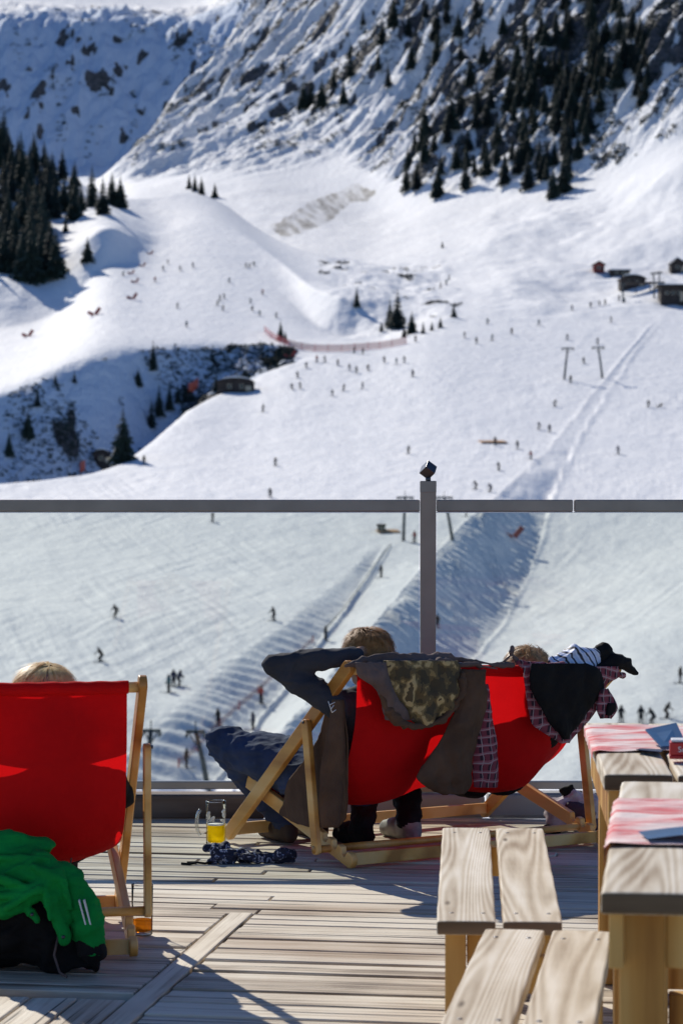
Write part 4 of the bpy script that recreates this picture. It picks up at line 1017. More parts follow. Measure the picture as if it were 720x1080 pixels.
# --- the man on the left of the double chair (chair-local coordinates: x across, y forward, z up)
def seated(px, hc, lean_back, mats, armL, armR, knee_l, knee_r, foot_l, foot_r, hip=(.36, .285), sh=(.085, .60), wsh=.185, sho=(3, 3)):
    c = []; SK, TOP, LEG = 0, 1, 2
    hipc = V((px, hip[0], hip[1])); shc = V((px, sh[0], sh[1]))
    mid = hipc.lerp(shc, .5) + V((0, -.01, -.012))
    for sx_ in (-1, 1):
        c += [(hipc + V((sx_ * .085, 0, 0)), mid + V((sx_ * .07, 0, 0)), .098, .095, TOP if False else LEG if False else TOP), (mid + V((sx_ * .07, 0, 0)), shc + V((sx_ * .085, 0, -.02)), .098, .098, TOP)]
        c.append((hipc + V((sx_ * .08, .0, -.005)), hipc + V((sx_ * .09, .08, .0)), .102, .095, LEG))
        c.append((shc + V((sx_ * .03, 0, .03)), shc + V((sx_ * wsh, 0, -.005)), .062, .062, TOP))
    hc = V(hc); c.append((shc + V((0, .0, .03)), hc + V((0, -.0, -.05)), .058, .052, SK))
    c += head_caps(hc, V((0, 1, .0 + lean_back)), (0, 0, 1), SK)
    for kn, ft, sx_ in ((V(knee_l), V(foot_l), -1), (V(knee_r), V(foot_r), 1)):
        SHO = sho[0 if sx_ < 0 else 1]
        c.append((hipc + V((sx_ * .09, .06, .0)), kn, .098, .078, LEG)); an = ft + V((0, -.0, .085))
        c.append((kn, kn.lerp(an, .35), .076, .068, LEG)); c.append((kn.lerp(an, .35), an, .068, .052, LEG))
        c.append((ft + V((0, -.02, .055)), ft + V((0, .03, .06)), .042, .040, SHO)); c.append((ft + V((0, -.03, .035)), ft + V((0, .165, .033)), .036, .034, SHO)); c.append((ft + V((0, .09, .05)), ft + V((0, .15, .038)), .040, .032, SHO))
    for arm, sx_ in ((armL, -1), (armR, 1)):
        s0 = shc + V((sx_ * wsh, 0, -.005)); e, wr_ = V(arm[0]), V(arm[1])
        c.append((s0, s0.lerp(e, .5), .060, .053, TOP)); c.append((s0.lerp(e, .5), e, .053, .045, TOP)); c.append((e, e.lerp(wr_, .4), .046, .045, TOP)); c.append((e.lerp(wr_, .4), wr_, .045, .033, TOP))
        c += hand_caps(wr_, arm[2], arm[3], SK, arm[4])
    return c
yaw27 = R(CH2['yaw'])
hm = (.190, .115, .785)
# left elbow raised, hand behind the head; right hand behind the head too
capsM = seated(.235, hm, .05, None,
    (((-.205), .145, .795), (.105, .075, .808), (1, -.35, .1), (.2, 1, 0), .35) and ((V((-.168, .215, .770)), V((.085, .045, .805)), V((1, .0, .05)), V((0, 1, .0)), .4)),
    (V((.56, .22, .68)), V((.335, .05, .745)), V((-1, .0, .05)), V((0, 1, 0)), .4),
    (-.005, .885, .405), (.17, .90, .37), (.21, .76, .0), (.38, .80, .0), sh=(.095, .615))
pm = body_mesh('person', capsM, .0075, 3, None, [MT['skin'], MT['slate'], MT['navy'], plain('brown_boot', (.06, .035, .02), .7, .3)], wr=(0, .0045, .006, .001), loc=CH2['loc'], rz=yaw27)
tag(pm, 'brown-haired man in dark slate sweater and navy trousers, elbow raised, hand behind his head', 'person')
hair(hm, (0, 1, .05), (0, 0, 1), MT['hairb'], pm, 6500, .062, 1.0, 3); eyes(hm, (0, 1, .05), (0, 0, 1), pm)
# --- second sitter, right end of the double chair
hr = (.945, .12, .685)
MT['blacktr'] = cloth('black_trousers', (.010, .010, .012), 0, .3, fold=.006)
capsR = seated(.92, hr, .1, None, (V((.68, .30, .42)), V((.80, .52, .38)), V((.3, 1, .0)), V((0, 0, -1)), .4), (V((1.12, .36, .42)), V((1.05, .54, .40)), V((-.3, 1, .0)), V((0, 0, -1)), .4),
    (.70, .86, .42), (.86, .90, .42), (.42, .52, .0), (.66, .54, .0), hip=(.36, .285), sh=(.10, .52), sho=(1, 3))
MT['lshoe'] = plain('light_shoe', (.34, .35, .32), .7, .3, 30)
pr = body_mesh('person', capsR, .0075, 3, None, [MT['skin'], MT['black'], MT['blacktr'], MT['lshoe']], wr=(0, .004, .005, .002), loc=CH2['loc'], rz=yaw27)
tag(pr, 'sitter at right end of double deck chair, light brown hair showing over clothes', 'person')
MT['hairlb'] = plain('light_brown_hair', (.50, .28, .10), .45, .4, 60)
hair(hr, (0, 1, .1), (0, 0, 1), MT['hairlb'], pr, 4500, .06, .9, 5); eyes(hr, (0, 1, .1), (0, 0, 1), pr)
# --- blond woman in the left chair
hw = (.300, .175, .798)
capsW = seated(.305, hw, .0, None, (V((.02, .30, .47)), V((.10, .52, .44)), V((.2, 1, .0)), V((0, 0, -1)), .5), (V((.55, .30, .47)), V((.47, .52, .44)), V((-.2, 1, .0)), V((0, 0, -1)), .5),
    (.17, .86, .46), (.40, .86, .46), (.16, .98, .0), (.42, .98, .0), hip=(.42, .34), sh=(.165, .62), wsh=.165)
pw_ = body_mesh('person', capsW, .008, 3, None, [MT['skin'], MT['black'], MT['blacktr'], MT['lshoe']], wr=(0, .003, .003, .001), loc=c1w(0, 0), rz=Y1)
tag(pw_, 'blond-haired woman in the left deck chair, only the top of her head visible', 'person')
hair(hw, (0, 1, 0), (0, 0, 1), MT['hairbl'], pw_, 5500, .085, .35, 9); eyes(hw, (0, 1, 0), (0, 0, 1), pw_)
# ================================================================ CLOTHES ON THE DOUBLE CHAIR
def onbar(px, py, yl=-.09):
    r = (px - CX) / F
    x = (r * (9.93 + yl * CY) + yl * CS) / (CY - r * CS); Yw = 9.93 + x * CS + yl * CY
    return Vector((x, yl, EYE + (HZ - py) / F * Yw))
def drape(name, rows, mt, yl=-.09, parent=None, amp=.012, th=.006, nx=34, ny=46, seed=1, bulge=.0, ylb=None, rag=.0, folds=16.0):
    """cloth hanging from the top bar; rows = (height, left, right) outline, built in chair space with real folds"""
    ys = np.array([r_[0] for r_ in rows], float); xl = np.array([r_[1] for r_ in rows], float); xr = np.array([r_[2] for r_ in rows], float)
    vs = []; fs = []; tt = np.linspace(0, 1, ny + 1); yy = np.interp(tt, np.linspace(0, 1, len(ys)), ys)
    L_ = np.interp(tt, np.linspace(0, 1, len(ys)), xl); R_ = np.interp(tt, np.linspace(0, 1, len(ys)), xr)
    for A_ in (yy, L_, R_):
        for _ in range(3): A_[1:-1] = (A_[:-2] + 2 * A_[1:-1] + A_[2:]) / 4
    for i in range(ny + 1):
        for j in range(nx + 1):
            q = j / nx; yb = yl if ylb is None else lerp(yl, ylb, tt[i])
            p = onbar(L_[i] + (R_[i] - L_[i]) * q, yy[i], yb)
            f_ = float(fbm(np.array([p.x * folds + seed]), np.array([p.z * folds * .35 + seed]), 3, seed)[0]) + .5 * float(fbm(np.array([p.x * 30.]), np.array([p.z * 26.]), 3, seed + 5)[0])
            edge = min(q, 1 - q) * 2; eb = min(1, edge * 4)
            p.y -= bulge * math.sin(math.pi * q) * math.sin(math.pi * min(1, .15 + tt[i] * .85)) + amp * (f_ + .2) - (1 - eb) * .008
            if rag: p.x += rag * f_ * (1 - eb)
            vs.append(p)
    for i in range(ny):
        for j in range(nx):
            a = i * (nx + 1) + j; fs.append((a, a + 1, a + nx + 2, a + nx + 1))
    t = MB(); t.add(vs, fs, True); o = t.build(name, mt, parent)
    sm = o.modifiers.new('thickness', 'SOLIDIFY'); sm.thickness = th; sm.offset = 0
    return o
def chairthing(name, label, cat):
    o = empty(name, CH2['loc'], yaw27); tag(o, label, cat); return o
def heap(name, caps, mts, voxel, wr, parent=None, smooth=2, loc=(0, 0, 0), rz=0): return body_mesh(name, caps, voxel, smooth, None, mts, wr=wr, parent=parent, loc=loc, rz=rz)
OB = onbar
# brown jacket hanging down the left side of the chair
j1 = chairthing('jacket', 'long dark brown jacket hanging beside the left prop of the double deck chair', 'jacket')
def sidept(px, py, x=.036):
    r = (px - CX) / F; y = (x * CY - r * (9.93 + x * CS)) / (CS + r * CY); Yw = 9.93 + x * CS + y * CY
    return Vector((x, y, EYE + (HZ - py) / F * Yw))
def sidedrape(name, rows, parent, x, amp, seed):
    nx, ny = 40, 50; vs = []; fs = []; ys, xl, xr = zip(*rows); tt = np.linspace(0, 1, ny + 1); kk = np.linspace(0, 1, len(rows))
    yy, L_, R_ = np.interp(tt, kk, ys), np.interp(tt, kk, xl), np.interp(tt, kk, xr)
    for A_ in (yy, L_, R_):
        for _ in range(3): A_[1:-1] = (A_[:-2] + 2 * A_[1:-1] + A_[2:]) / 4
    for i in range(ny + 1):
        for j in range(nx + 1):
            p = sidept(L_[i] + (R_[i] - L_[i]) * j / nx, yy[i], x)
            f_ = float(fbm(np.array([p.y * 14 - p.z * 4]), np.array([p.z * 3. + seed]), 3, seed)[0]); p.x += amp * f_
            vs.append(p)
    for i in range(ny):
        for j in range(nx): a = i * (nx + 1) + j; fs.append((a, a + 1, a + nx + 2, a + nx + 1))
    t = MB(); t.add(vs, fs, True); o = t.build(name, MT['brown'], parent); sm = o.modifiers.new('thickness', 'SOLIDIFY'); sm.thickness = .006; sm.offset = 0
    return o
sidedrape('jacket_body', [(738, 349, 364), (760, 342, 367), (790, 331, 368), (820, 308, 367), (845, 298, 365), (860, 293, 363), (868, 308, 360), (874, 330, 355)], j1, .036, .020, 3)
drape('sleeve', [(738, 351, 360), (770, 346, 362), (800, 341, 362), (840, 336, 361), (873, 338, 356)], MT['brown'], .02, j1, .014, .012, seed=8, bulge=.03)
wm = MB()
for p0, p1 in (((346, 740), (350, 752)), ((350, 752), (354, 749)), ((347, 744), (353, 741)), ((349, 748), (352, 744))):
    wm.tube([OB(*p0, -.035), OB(*p1, -.035)], .0016, 5)
wm.build('white_logo', MT['white'], j1)
# camouflage-lined jacket
j2 = chairthing('jacket', 'camouflage-lined brown jacket slung over the middle of the double chair back', 'jacket')
drape('lining', [(697, 405, 482), (712, 406, 485), (730, 410, 485), (748, 424, 480), (760, 434, 462), (766, 442, 452)], MT['camo'], -.098, j2, .026, .006, seed=5, bulge=.02)
drape('jacket_edge', [(699, 374, 408), (712, 376, 410), (724, 394, 412), (738, 402, 418), (750, 404, 430), (760, 408, 440)], MT['plum'], -.100, j2, .024, .010, seed=12, bulge=.022)
rim = [(402, 726), (404, 738), (409, 750), (420, 761), (436, 767), (452, 766), (468, 758), (480, 745), (486, 728), (488, 712)]
rc = [(OB(*a, -.112), OB(*b_, -.112), .017, .017, 0) for a, b_ in zip(rim[:-1], rim[1:])]
heap('rolled_edge', rc, [MT['brown']], .006, (.007,), j2)
drape('sleeve', [(706, 484, 512), (724, 486, 513), (742, 484, 512), (762, 474, 508), (784, 463, 503), (806, 448, 498), (822, 438, 496), (832, 452, 494), (838, 468, 490)], MT['brown'], -.085, j2, .026, .012, seed=21, bulge=.03)
roll = [(364, 703, .010), (385, 697, .014), (410, 694, .017), (440, 693, .018), (468, 694, .016), (495, 697, .012), (520, 701, .009), (541, 702, .007)]
heap('collar_roll', [(OB(a[0], a[1], -.055), OB(b_[0], b_[1], -.055), a[2] * 1.05, b_[2] * 1.05, 0) for a, b_ in zip(roll[:-1], roll[1:])] +
     [(OB(a[0] + 6, a[1] + 4, -.085), OB(b_[0] + 4, b_[1] + 5, -.085), a[2] * .7, b_[2] * .7, 0) for a, b_ in zip(roll[1:-2], roll[2:-1])], [MT['plum']], .005, (.006,), j2)
# plaid sleeve between the jackets
MT['patt'] = plaid('plaid_pale')
j3 = chairthing('shirt', 'plaid shirt sleeve hanging beside the brown sleeve at the chair middle', 'shirt')
drape('sleeve', [(722, 506, 514), (742, 505, 517), (765, 503, 521), (790, 500, 525), (815, 499, 526), (831, 500, 525)], MT['plaid'], -.065, j3, .012, .008, seed=33, bulge=.025)
# black-lined plaid shirt at the right
j4 = chairthing('shirt', 'red plaid shirt showing a large black lining over the right chair back', 'shirt')
drape('shirt_body', [(703, 553, 652), (714, 554, 654), (722, 555, 640), (745, 558, 634), (765, 562, 618), (776, 578, 607), (784, 592, 601)], MT['plaid'], -.100, j4, .010, .006, seed=41)
drape('black_lining', [(700, 562, 618), (707, 560, 634), (716, 559, 637), (728, 561, 637), (746, 569, 626), (762, 580, 612), (774, 590, 603), (780, 595, 599)], MT['black'], -.122, j4, .02, .005, seed=43, bulge=.022)
drape('cuff', [(727, 634, 641), (738, 632, 648), (748, 629, 652), (758, 634, 644)], MT['plaid'], -.13, j4, .006, .010, nx=12, ny=14, seed=47)
drape('pocket_patch', [(742, 642, 650), (748, 640, 652), (755, 640, 645)], MT['black'], -.145, j4, .002, .004, nx=6, ny=6, seed=48)
heap('shoulder_fold', [(OB(a, b_, -.07), OB(c_, d_, -.07), .014, .014, 0) for a, b_, c_, d_ in ((548, 700, 575, 701), (575, 701, 605, 704), (605, 704, 632, 711), (632, 711, 656, 712), (552, 704, 590, 706))], [MT['plaid']], .006, (.006,), j4)
# toggle cord
tg = chairthing('toggle_cord', 'dark toggle on a plum cord standing up between the two halves of the chair', 'cord')
heap('toggle', [(OB(539, 689, -.05), OB(540, 683, -.05), .009, .011, 0), (OB(540, 690, -.05), OB(530, 699, -.05), .005, .006, 0), (OB(530, 699, -.05), OB(520, 703, -.05), .006, .008, 0), (OB(541, 692, -.05), OB(550, 703, -.05), .007, .009, 0)], [MT['plum']], .004, (.002,), tg)
# striped sports jacket on top
def stripes_m():
    m, nt, b = mat('striped_sports_cloth')
    wv = N(nt, 'ShaderNodeTexWave'); wv.inputs['Scale'].default_value = 11; wv.inputs['Distortion'].default_value = 5; wv.inputs['Detail'].default_value = 2; wv.inputs['Detail Scale'].default_value = .8
    nt.links.new(coords(nt, (1, 1, 1), rot=(0, R(38), 0)), wv.inputs[0])
    nt.links.new(ramp(nt, wv.outputs[0], [(.10, (.02, .02, .028)), (.18, (.35, .40, .60)), (.5, (.78, .81, .88)), (.85, (.55, .61, .80))]), b.inputs['Base Color']); b.inputs['Roughness'].default_value = .6
    return m
j5 = chairthing('sports_jacket', 'black sports jacket with pale blue and white stripes heaped on the right chair corner', 'jacket')
heap('striped_panel', [(OB(582, 697, -.03), OB(606, 692, -.03), .024, .042, 0), (OB(606, 692, -.03), OB(626, 692, -.03), .042, .038, 0), (OB(600, 700, -.05), OB(622, 702, -.05), .028, .028, 0)], [stripes_m()], .006, (.010,), j5)
heap('black_sleeve', [(OB(632, 692, -.03), OB(637, 687, -.03), .036, .036, 0), (OB(632, 688, -.03), OB(642, 694, -.03), .034, .030, 0)], [MT['black']], .006, (.008,), j5)
heap('black_hood', [(OB(632, 706, -.06), OB(648, 698, -.06), .018, .036, 0), (OB(648, 698, -.06), OB(660, 700, -.06), .036, .026, 0), (OB(660, 703, -.06), OB(671, 710, -.06), .022, .009, 0), (OB(615, 708, -.06), OB(640, 706, -.06), .014, .020, 0)], [MT['black']], .006, (.003,), j5)

# ================================================================ GREEN JACKET ON A DARK BAG, LEFT CHAIR
def W3(px, py, Y, r0=0): return at(px, py, Y)
gj = empty('green_jacket', at(40, 1010, 8.0) * 1.0, 0); tag(gj, 'bright green jacket with two white sleeve bars heaped over the dark bag', 'jacket')
def rel(o, p): return p - o.location
def gcap(lst, o): return [(rel(o, at(a[0], a[1], a[2])), rel(o, at(b_[0], b_[1], b_[2])), ra, rb, 0) for a, b_, ra, rb in lst]
heap('rolled_shoulder', gcap([((-30, 893, 8.0), (12, 892, 8.0), .040, .042), ((12, 892, 8.0), (46, 894, 8.02), .042, .030), ((-20, 910, 7.98), (30, 905, 7.98), .035, .035)], gj), [MT['green']], .007, (.007,), gj, smooth=8)
heap('sleeve', gcap([((45, 912, 7.95), (75, 935, 7.93), .042, .050), ((75, 935, 7.93), (88, 965, 7.92), .050, .052), ((88, 965, 7.92), (96, 997, 7.92), .052, .048)], gj), [MT['green']], .007, (.007,), gj, smooth=8)
heap('jacket_body', gcap([((-20, 930, 7.95), (30, 920, 7.93), .035, .040), ((30, 920, 7.93), (60, 925, 7.93), .040, .042), ((10, 960, 7.90), (45, 935, 7.90), .026, .034), ((50, 930, 7.90), (58, 965, 7.88), .034, .026), ((58, 965, 7.88), (68, 992, 7.88), .026, .020), ((5, 962, 7.88), (18, 958, 7.88), .026, .026), ((-20, 945, 7.92), (15, 945, 7.9), .04, .03), ((30, 962, 7.88), (38, 972, 7.88), .013, .016), ((60, 925, 7.9), (72, 970, 7.9), .03, .022), ((-10, 925, 7.88), (30, 938, 7.87), .014, .012), ((30, 938, 7.87), (55, 930, 7.88), .012, .014), ((-10, 948, 7.87), (22, 944, 7.86), .013, .010), ((35, 915, 7.89), (66, 930, 7.87), .012, .015), ((66, 930, 7.87), (74, 960, 7.87), .015, .010), ((48, 940, 7.86), (52, 972, 7.85), .012, .009), ((8, 958, 7.85), (40, 940, 7.85), .010, .014), ((-15, 905, 7.93), (50, 908, 7.92), .013, .012)], gj), [MT['green']], .006, (.004,), gj, smooth=3)
wb = MB()
for dx in (0, 5.2):
    p0, p1 = at(82.5 + dx, 951 + dx * .0, 7.862), at(89.5 + dx, 977, 7.862)
    p0 = rel(gj, p0); p1 = rel(gj, p1); sd = Vector((.0022, 0, 0)); nrm = Vector((0, .02, 0))
    wb.add([p0 - sd, p0 + sd, p1 + sd, p1 - sd, p0 - sd + nrm, p0 + sd + nrm, p1 + sd + nrm, p1 - sd + nrm], [(0, 1, 2, 3), (7, 6, 5, 4), (0, 4, 5, 1), (1, 5, 6, 2), (2, 6, 7, 3), (3, 7, 4, 0)])
wb.build('white_bars', MT['white'], gj)
heap('cuff', gcap([((94, 996, 7.92), (97, 1004, 7.92), .046, .044)], gj), [MT['black']], .006, (.003,), gj)
sb_ = MB(); 
for p in ((66, 990, 7.853), (33, 966, 7.858)): sb_.ball(rel(gj, at(*p)), .006, 8)
sb_.build('snap_button', MT['steel'], gj)
bg_ = empty('dark_bag', (at(30, 1015, 8.1).x, 8.1, 0)); tag(bg_, 'black bag slumped on the deck under the green jacket', 'bag')
def bcap(lst, o): return [(V(a) - o.location, V(b_) - o.location, ra, rb, 0) for a, b_, ra, rb in lst]
xw = lambda px, Y: (px - CX) / F * Y
heap('bag_body', bcap([((xw(-40, 8.1), 8.08, .13), (xw(60, 8.1), 8.05, .12), .125, .11), ((xw(-40, 8.1), 8.1, .07), (xw(70, 8.1), 8.02, .065), .07, .06), ((xw(60, 8.1), 8.0, .055), (xw(100, 8.1), 7.99, .045), .05, .042), ((xw(0, 8.1), 8.1, .2), (xw(40, 8.1), 8.1, .2), .09, .08)], bg_), [MT['black']], .009, (.012,), bg_)
st = MB(); st.tube([V((xw(64, 8), 7.93, .13)) - bg_.location, V((xw(60, 8), 7.90, .07)) - bg_.location, V((xw(66, 8), 7.89, .02)) - bg_.location, V((xw(74, 8), 7.88, .008)) - bg_.location], .004, 6); st.build('strap', MT['plum'], bg_)
# pale strap loop under the left chair sling
lp = MB(); c0 = at(70, 903, 8.3)
lp.tube([c0 + V((.014 * math.cos(a), 0, .026 * math.sin(a) - .01)) for a in [k * .5 for k in range(-4, 6)]], .003, 6)
o = lp.build('strap_loop', MT['plum']); tag(o, 'small dark strap loop hanging under the red canvas of the left chair', 'strap')

# ================================================================ DRINKS
MT['beer'] = liquid('pale_beer', (1.0, .80, .06), .65); MT['amber'] = liquid('amber_drink', (.95, .52, .12), .45)
MT['foam'] = plain('beer_foam', (.85, .82, .74), .8, .05, 90, bmp=.002, bscale=150)
def vessel(name, label, x, y, ro, ri, h, base, liq, mt, handle=False, n=40, flare=0.0, foam=True):
    o = empty(name, (x, y, .001)); tag(o, label, 'glass' if not handle else 'beer mug')
    t = MB(); prof = [(0, 0), (ro * .93, 0), (ro, .004), (ro, base + .01)] + [(ro + flare * q, base + .01 + (h - base - .01) * q) for q in (.33, .66, 1)] + [(ro + flare - .002, h + .0015), (ri + flare, h)]
    prof = prof[:-1]
    if handle:    # moulded dimples around the wall
        t.lathe(prof, n=48)
        for i, p in enumerate(t.v):
            r_ = math.hypot(p[0], p[1])
            if r_ > ri + .0012 and .02 < p[2] < h * .72: 
                a = math.atan2(p[1], p[0]); k_ = 1 - .045 * (0.5 + .5 * math.cos(a * 10)); t.v[i] = (p[0] * k_, p[1] * k_, p[2])
    else: t.lathe(prof, n=n)
    t.build('glass_body', MT['mug'], o)
    t = MB(); rl = ri - .0006; t.lathe([(0, base + .0008), (rl * .9, base + .0008), (rl, base + .005), (rl, liq), (0, liq)], n=n); t.build('drink', mt, o)
    if foam:
        t = MB(); t.lathe([(0, liq + .0006), (rl * .98, liq + .0006), (rl * .98, liq + .004), (0, liq + .005)], n=n); t.build('foam', MT['foam'], o)
        t = MB(); r3 = random.Random(4)
        for k_ in range(16):
            a = r3.uniform(2.4, 6.5); z = r3.uniform(liq + .01, h - .03); rr_ = ri - .0012
            t.ball((rr_ * math.cos(a), rr_ * math.sin(a), z), r3.uniform(.003, .008), 6, (1, .5, r3.uniform(.6, 2)))
        t.build('foam_residue', MT['foam'], o)
    if handle:
        t = MB(); pts = []
        for k_ in range(15):
            a = R(-62 + 124 * k_ / 14); pts.append((-ro - .043 * math.cos(a) ** .6 + .006, 0, h * .52 + .058 * math.sin(a)))
        t.tube(pts, .0075, 12); t.build('handle', MT['handle'], o)
    t = MB(); t.tube([((ro + flare) * .985 * math.cos(k_ * math.pi / 16), (ro + flare) * .985 * math.sin(k_ * math.pi / 16), h) for k_ in range(33)], .0018, 8, cap=False); t.build('rim', MT['handle'], o)
    t = MB(); t.lathe([(0, .001), (ro * .9, .001), (ro * .93, base * .8), (0, base * .8)], n=32); t.build('thick_base', MT['handle'], o)
    return o
vessel('beer_mug', 'half-full glass beer mug standing on the deck by the double deck chair', -.502, 10.60, .040, .0345, .178, .014, .082, MT['beer'], True)
vessel('tall_glass', 'tall glass with a little amber drink behind the left deck chair foot', -.648, 8.62, .0335, .0315, .165, .012, .050, MT['amber'], False, 40, .002, False)

# ================================================================ THINGS ON THE DECK
def navypat():
    m, nt, b = mat('navy_patterned_cloth'); n = N(nt, 'ShaderNodeTexNoise', i_Detail=2.0, i_Distortion=1.5); n.inputs['Scale'].default_value = 42; nt.links.new(coords(nt, (1, 1, 1)), n.inputs[0])
    nt.links.new(ramp(nt, n.outputs[0], [(.50, (.014, .017, .04)), (.57, (.05, .06, .13)), (.62, (.42, .44, .52))]), b.inputs['Base Color']); b.inputs['Roughness'].default_value = .8; return m
sx0, sy0 = -.34, 10.15
sc_ = empty('scarf', (sx0, sy0, 0)); tag(sc_, 'navy and white patterned scarf dropped on the deck in front of the beer mug', 'scarf')
r4 = random.Random(12); cc = []
P_ = [(-.13, .02), (-.09, -.02), (-.04, .03), (.0, -.03), (.05, .01), (.11, -.01), (.15, .0)]
for (a, b_) in zip(P_[:-1], P_[1:]):
    cc.append((V((a[0], a[1], .02 + r4.uniform(0, .02))), V((b_[0], b_[1], .018)), .030, .026, 0))
for k_ in range(16):
    a = r4.uniform(-.15, .02); cc.append((V((a, r4.uniform(-.05, .05), .03 + r4.uniform(-.005, .035))), V((a + r4.uniform(-.05, .08), r4.uniform(-.05, .05), .02 + r4.uniform(-.005, .03))), .019, .014, 0))
heap('scarf_cloth', cc, [navypat()], .005, (.010,), sc_, smooth=1)
t = MB(); t.tube([V((-.14, -.03, .012)), V((-.18, -.05, .006)), V((-.21, -.04, .008)), V((-.24, -.06, .005)), V((-.27, -.05, .006))], .005, 6); t.build('cord', MT['black'], sc_)
t = MB(); t.tube([V((-.21, -.04, .008)), V((-.225, -.02, .006)), V((-.25, -.025, .006))], .004, 6); t.build('cord_end', MT['black'], sc_)
bx0, by0 = xw(603, 11.0), 11.0
bp = empty('backpack', (bx0, by0, 0)); tag(bp, 'white and plum backpack on the deck behind the right end of the double chair', 'backpack')
heap('pack_body', [(V((-.05, 0, .08)), V((.05, .02, .08)), .07, .075, 0), (V((.02, .0, .13)), V((.07, .0, .10)), .05, .06, 0), (V((-.07, -.03, .05)), V((.0, -.03, .04)), .045, .045, 0)], [plain('white_plum_fabric', (.42, .36, .40), .8, .5, 14)], .008, (.008,), bp)
heap('dark_pocket', [(V((.0, -.05, .10)), V((.05, -.06, .08)), .038, .042, 0), (V((.05, -.03, .03)), V((.10, -.02, .03)), .03, .03, 0)], [plain('dark_plum_fabric', (.05, .025, .045), .7, .3)], .007, (.005,), bp)
heap('black_hood', [(V((-.03, 0, .165)), V((.03, .0, .155)), .02, .022, 0), (V((-.06, -.05, .02)), V((-.11, -.05, .022)), .024, .020, 0), (V((-.01, 0, .175)), V((.0, 0, .19)), .01, .01, 0)], [MT['black']], .006, (.005,), bp)

# ================================================================ SKIERS
def skier_proto(pose, top, legs):
    k = V((0, 0, 0)); c = []
    L_ = {'glide': dict(hip=(0, 0, .86), sh=(0, .16, 1.36), kn=((-.13, .14, .50), (.13, .16, .50)), ft=((-.14, .0, .08), (.14, .02, .08)), hd=(0, .22, 1.60), el=((-.33, .28, 1.12), (.33, .28, 1.12)), ha=((-.30, .50, 1.02), (.30, .50, 1.02))),
          'stand': dict(hip=(0, 0, .92), sh=(0, .03, 1.42), kn=((-.12, .05, .50), (.12, .05, .50)), ft=((-.15, .0, .08), (.15, .0, .08)), hd=(0, .06, 1.66), el=((-.30, .03, 1.15), (.30, .03, 1.15)), ha=((-.32, .22, 1.0), (.32, .22, 1.0))),
          'turn': dict(hip=(-.10, 0, .78), sh=(.10, .2, 1.24), kn=((-.02, .2, .48), (.2, .22, .42)), ft=((.0, .0, .08), (.26, .05, .08)), hd=(.16, .3, 1.46), el=((-.28, .30, 1.10), (.42, .30, 1.0)), ha=((-.36, .50, .95), (.50, .50, .88)))}[pose]
    h, s = V(L_['hip']), V(L_['sh'])
    c += [(h, s, .17, .20, 1), (s + V((-.17, 0, 0)), s + V((.17, 0, 0)), .10, .10, 1), (h + V((-.07, 0, -.02)), h + V((.07, 0, -.02)), .15, .15, 2)]
    c += [(s, V(L_['hd']), .06, .06, 0), (V(L_['hd']) + V((0, 0, .01)), V(L_['hd']) + V((0, 0, .05)), .115, .115, 3), (V(L_['hd']) + V((0, .07, -.04)), V(L_['hd']) + V((0, .07, -.05)), .055, .05, 0)]
    for i in (0, 1):
        sg = -1 if i == 0 else 1
        kn, ft, el, ha = V(L_['kn'][i]), V(L_['ft'][i]), V(L_['el'][i]), V(L_['ha'][i])
        c += [(h + V((sg * .09, 0, -.03)), kn, .125, .09, 2), (kn, ft, .088, .075, 2), (ft, ft + V((0, .14, -.02)), .065, .055, 3)]
        c += [(s + V((sg * .19, 0, 0)), el, .075, .062, 1), (el, ha, .06, .05, 1), (ha, ha + V((0, .05, -.02)), .055, .05, 3)]
    o = heap('person', c, [MT['skin'], top, legs, MT['black']], .028, None, smooth=2)
    col.objects.unlink(o)
    for i in (0, 1):
        sg = -1 if i == 0 else 1; ft = V(L_['ft'][i]); ha = V(L_['ha'][i]); t = MB()
        pts = [V((ft.x, -.72, .02)), V((ft.x, .0, .015)), V((ft.x, .78, .02)), V((ft.x, .90, .07))]
        for a, b_ in zip(pts[:-1], pts[1:]):
            t.box((a + b_) / 2, (.10, (b_ - a).length + .01, .03), Matrix.Rotation(math.atan2(b_.z - a.z, b_.y - a.y), 3, 'X'))
        t.build('ski', SKM, o)
        t = MB(); t.tube([ha, ha + V((sg * .10, -.35, -ha.z * .93))], .018, 5); t.build('ski_pole', MT['steel'], o)
    return o
SKM = plain('dark_ski', (.06, .06, .08), .4, .5, 2)
cl = lambda n_, c: plain(n_, c, .75, .15)
cols_ = {'black': (.012, .012, .014), 'navy': (.015, .022, .06), 'grey': (.10, .10, .11), 'red': (.32, .03, .025), 'teal': (.02, .10, .12), 'white': (.5, .5, .5), 'brown': (.06, .035, .025)}
CM = {k_: cl(k_ + '_ski_wear', v_) for k_, v_ in cols_.items()}
PR = {}
def skproto(pose, a, b_):
    key = (pose, a, b_)
    if key not in PR: PR[key] = skier_proto(pose, CM[a], CM[b_])
    return PR[key]
def skier(px, py, label, group=None, a='black', b_='black', pose=None, rz=None, cat='skier', fallen=False):
    pose = pose or rng.choice(['glide', 'stand', 'turn', 'glide']); o = copy_tree(skproto(pose, a, b_))
    p = ground(px, py); o.location = p; o.rotation_euler = (R(70) if fallen else 0, 0, rng.uniform(0, 6.28) if rz is None else rz)
    o.scale = (1.12, 1.12, rng.uniform(1.0, 1.12)); o.name = 'skier'; tag(o, label, cat, group); return o
def crowd(pts, label, group, cols=('black', 'navy', 'black', 'brown', 'red', 'teal', 'grey')):
    for x, y in pts: skier(x, y, label, group, rng.choice(cols), rng.choice(('black', 'navy', 'black')))
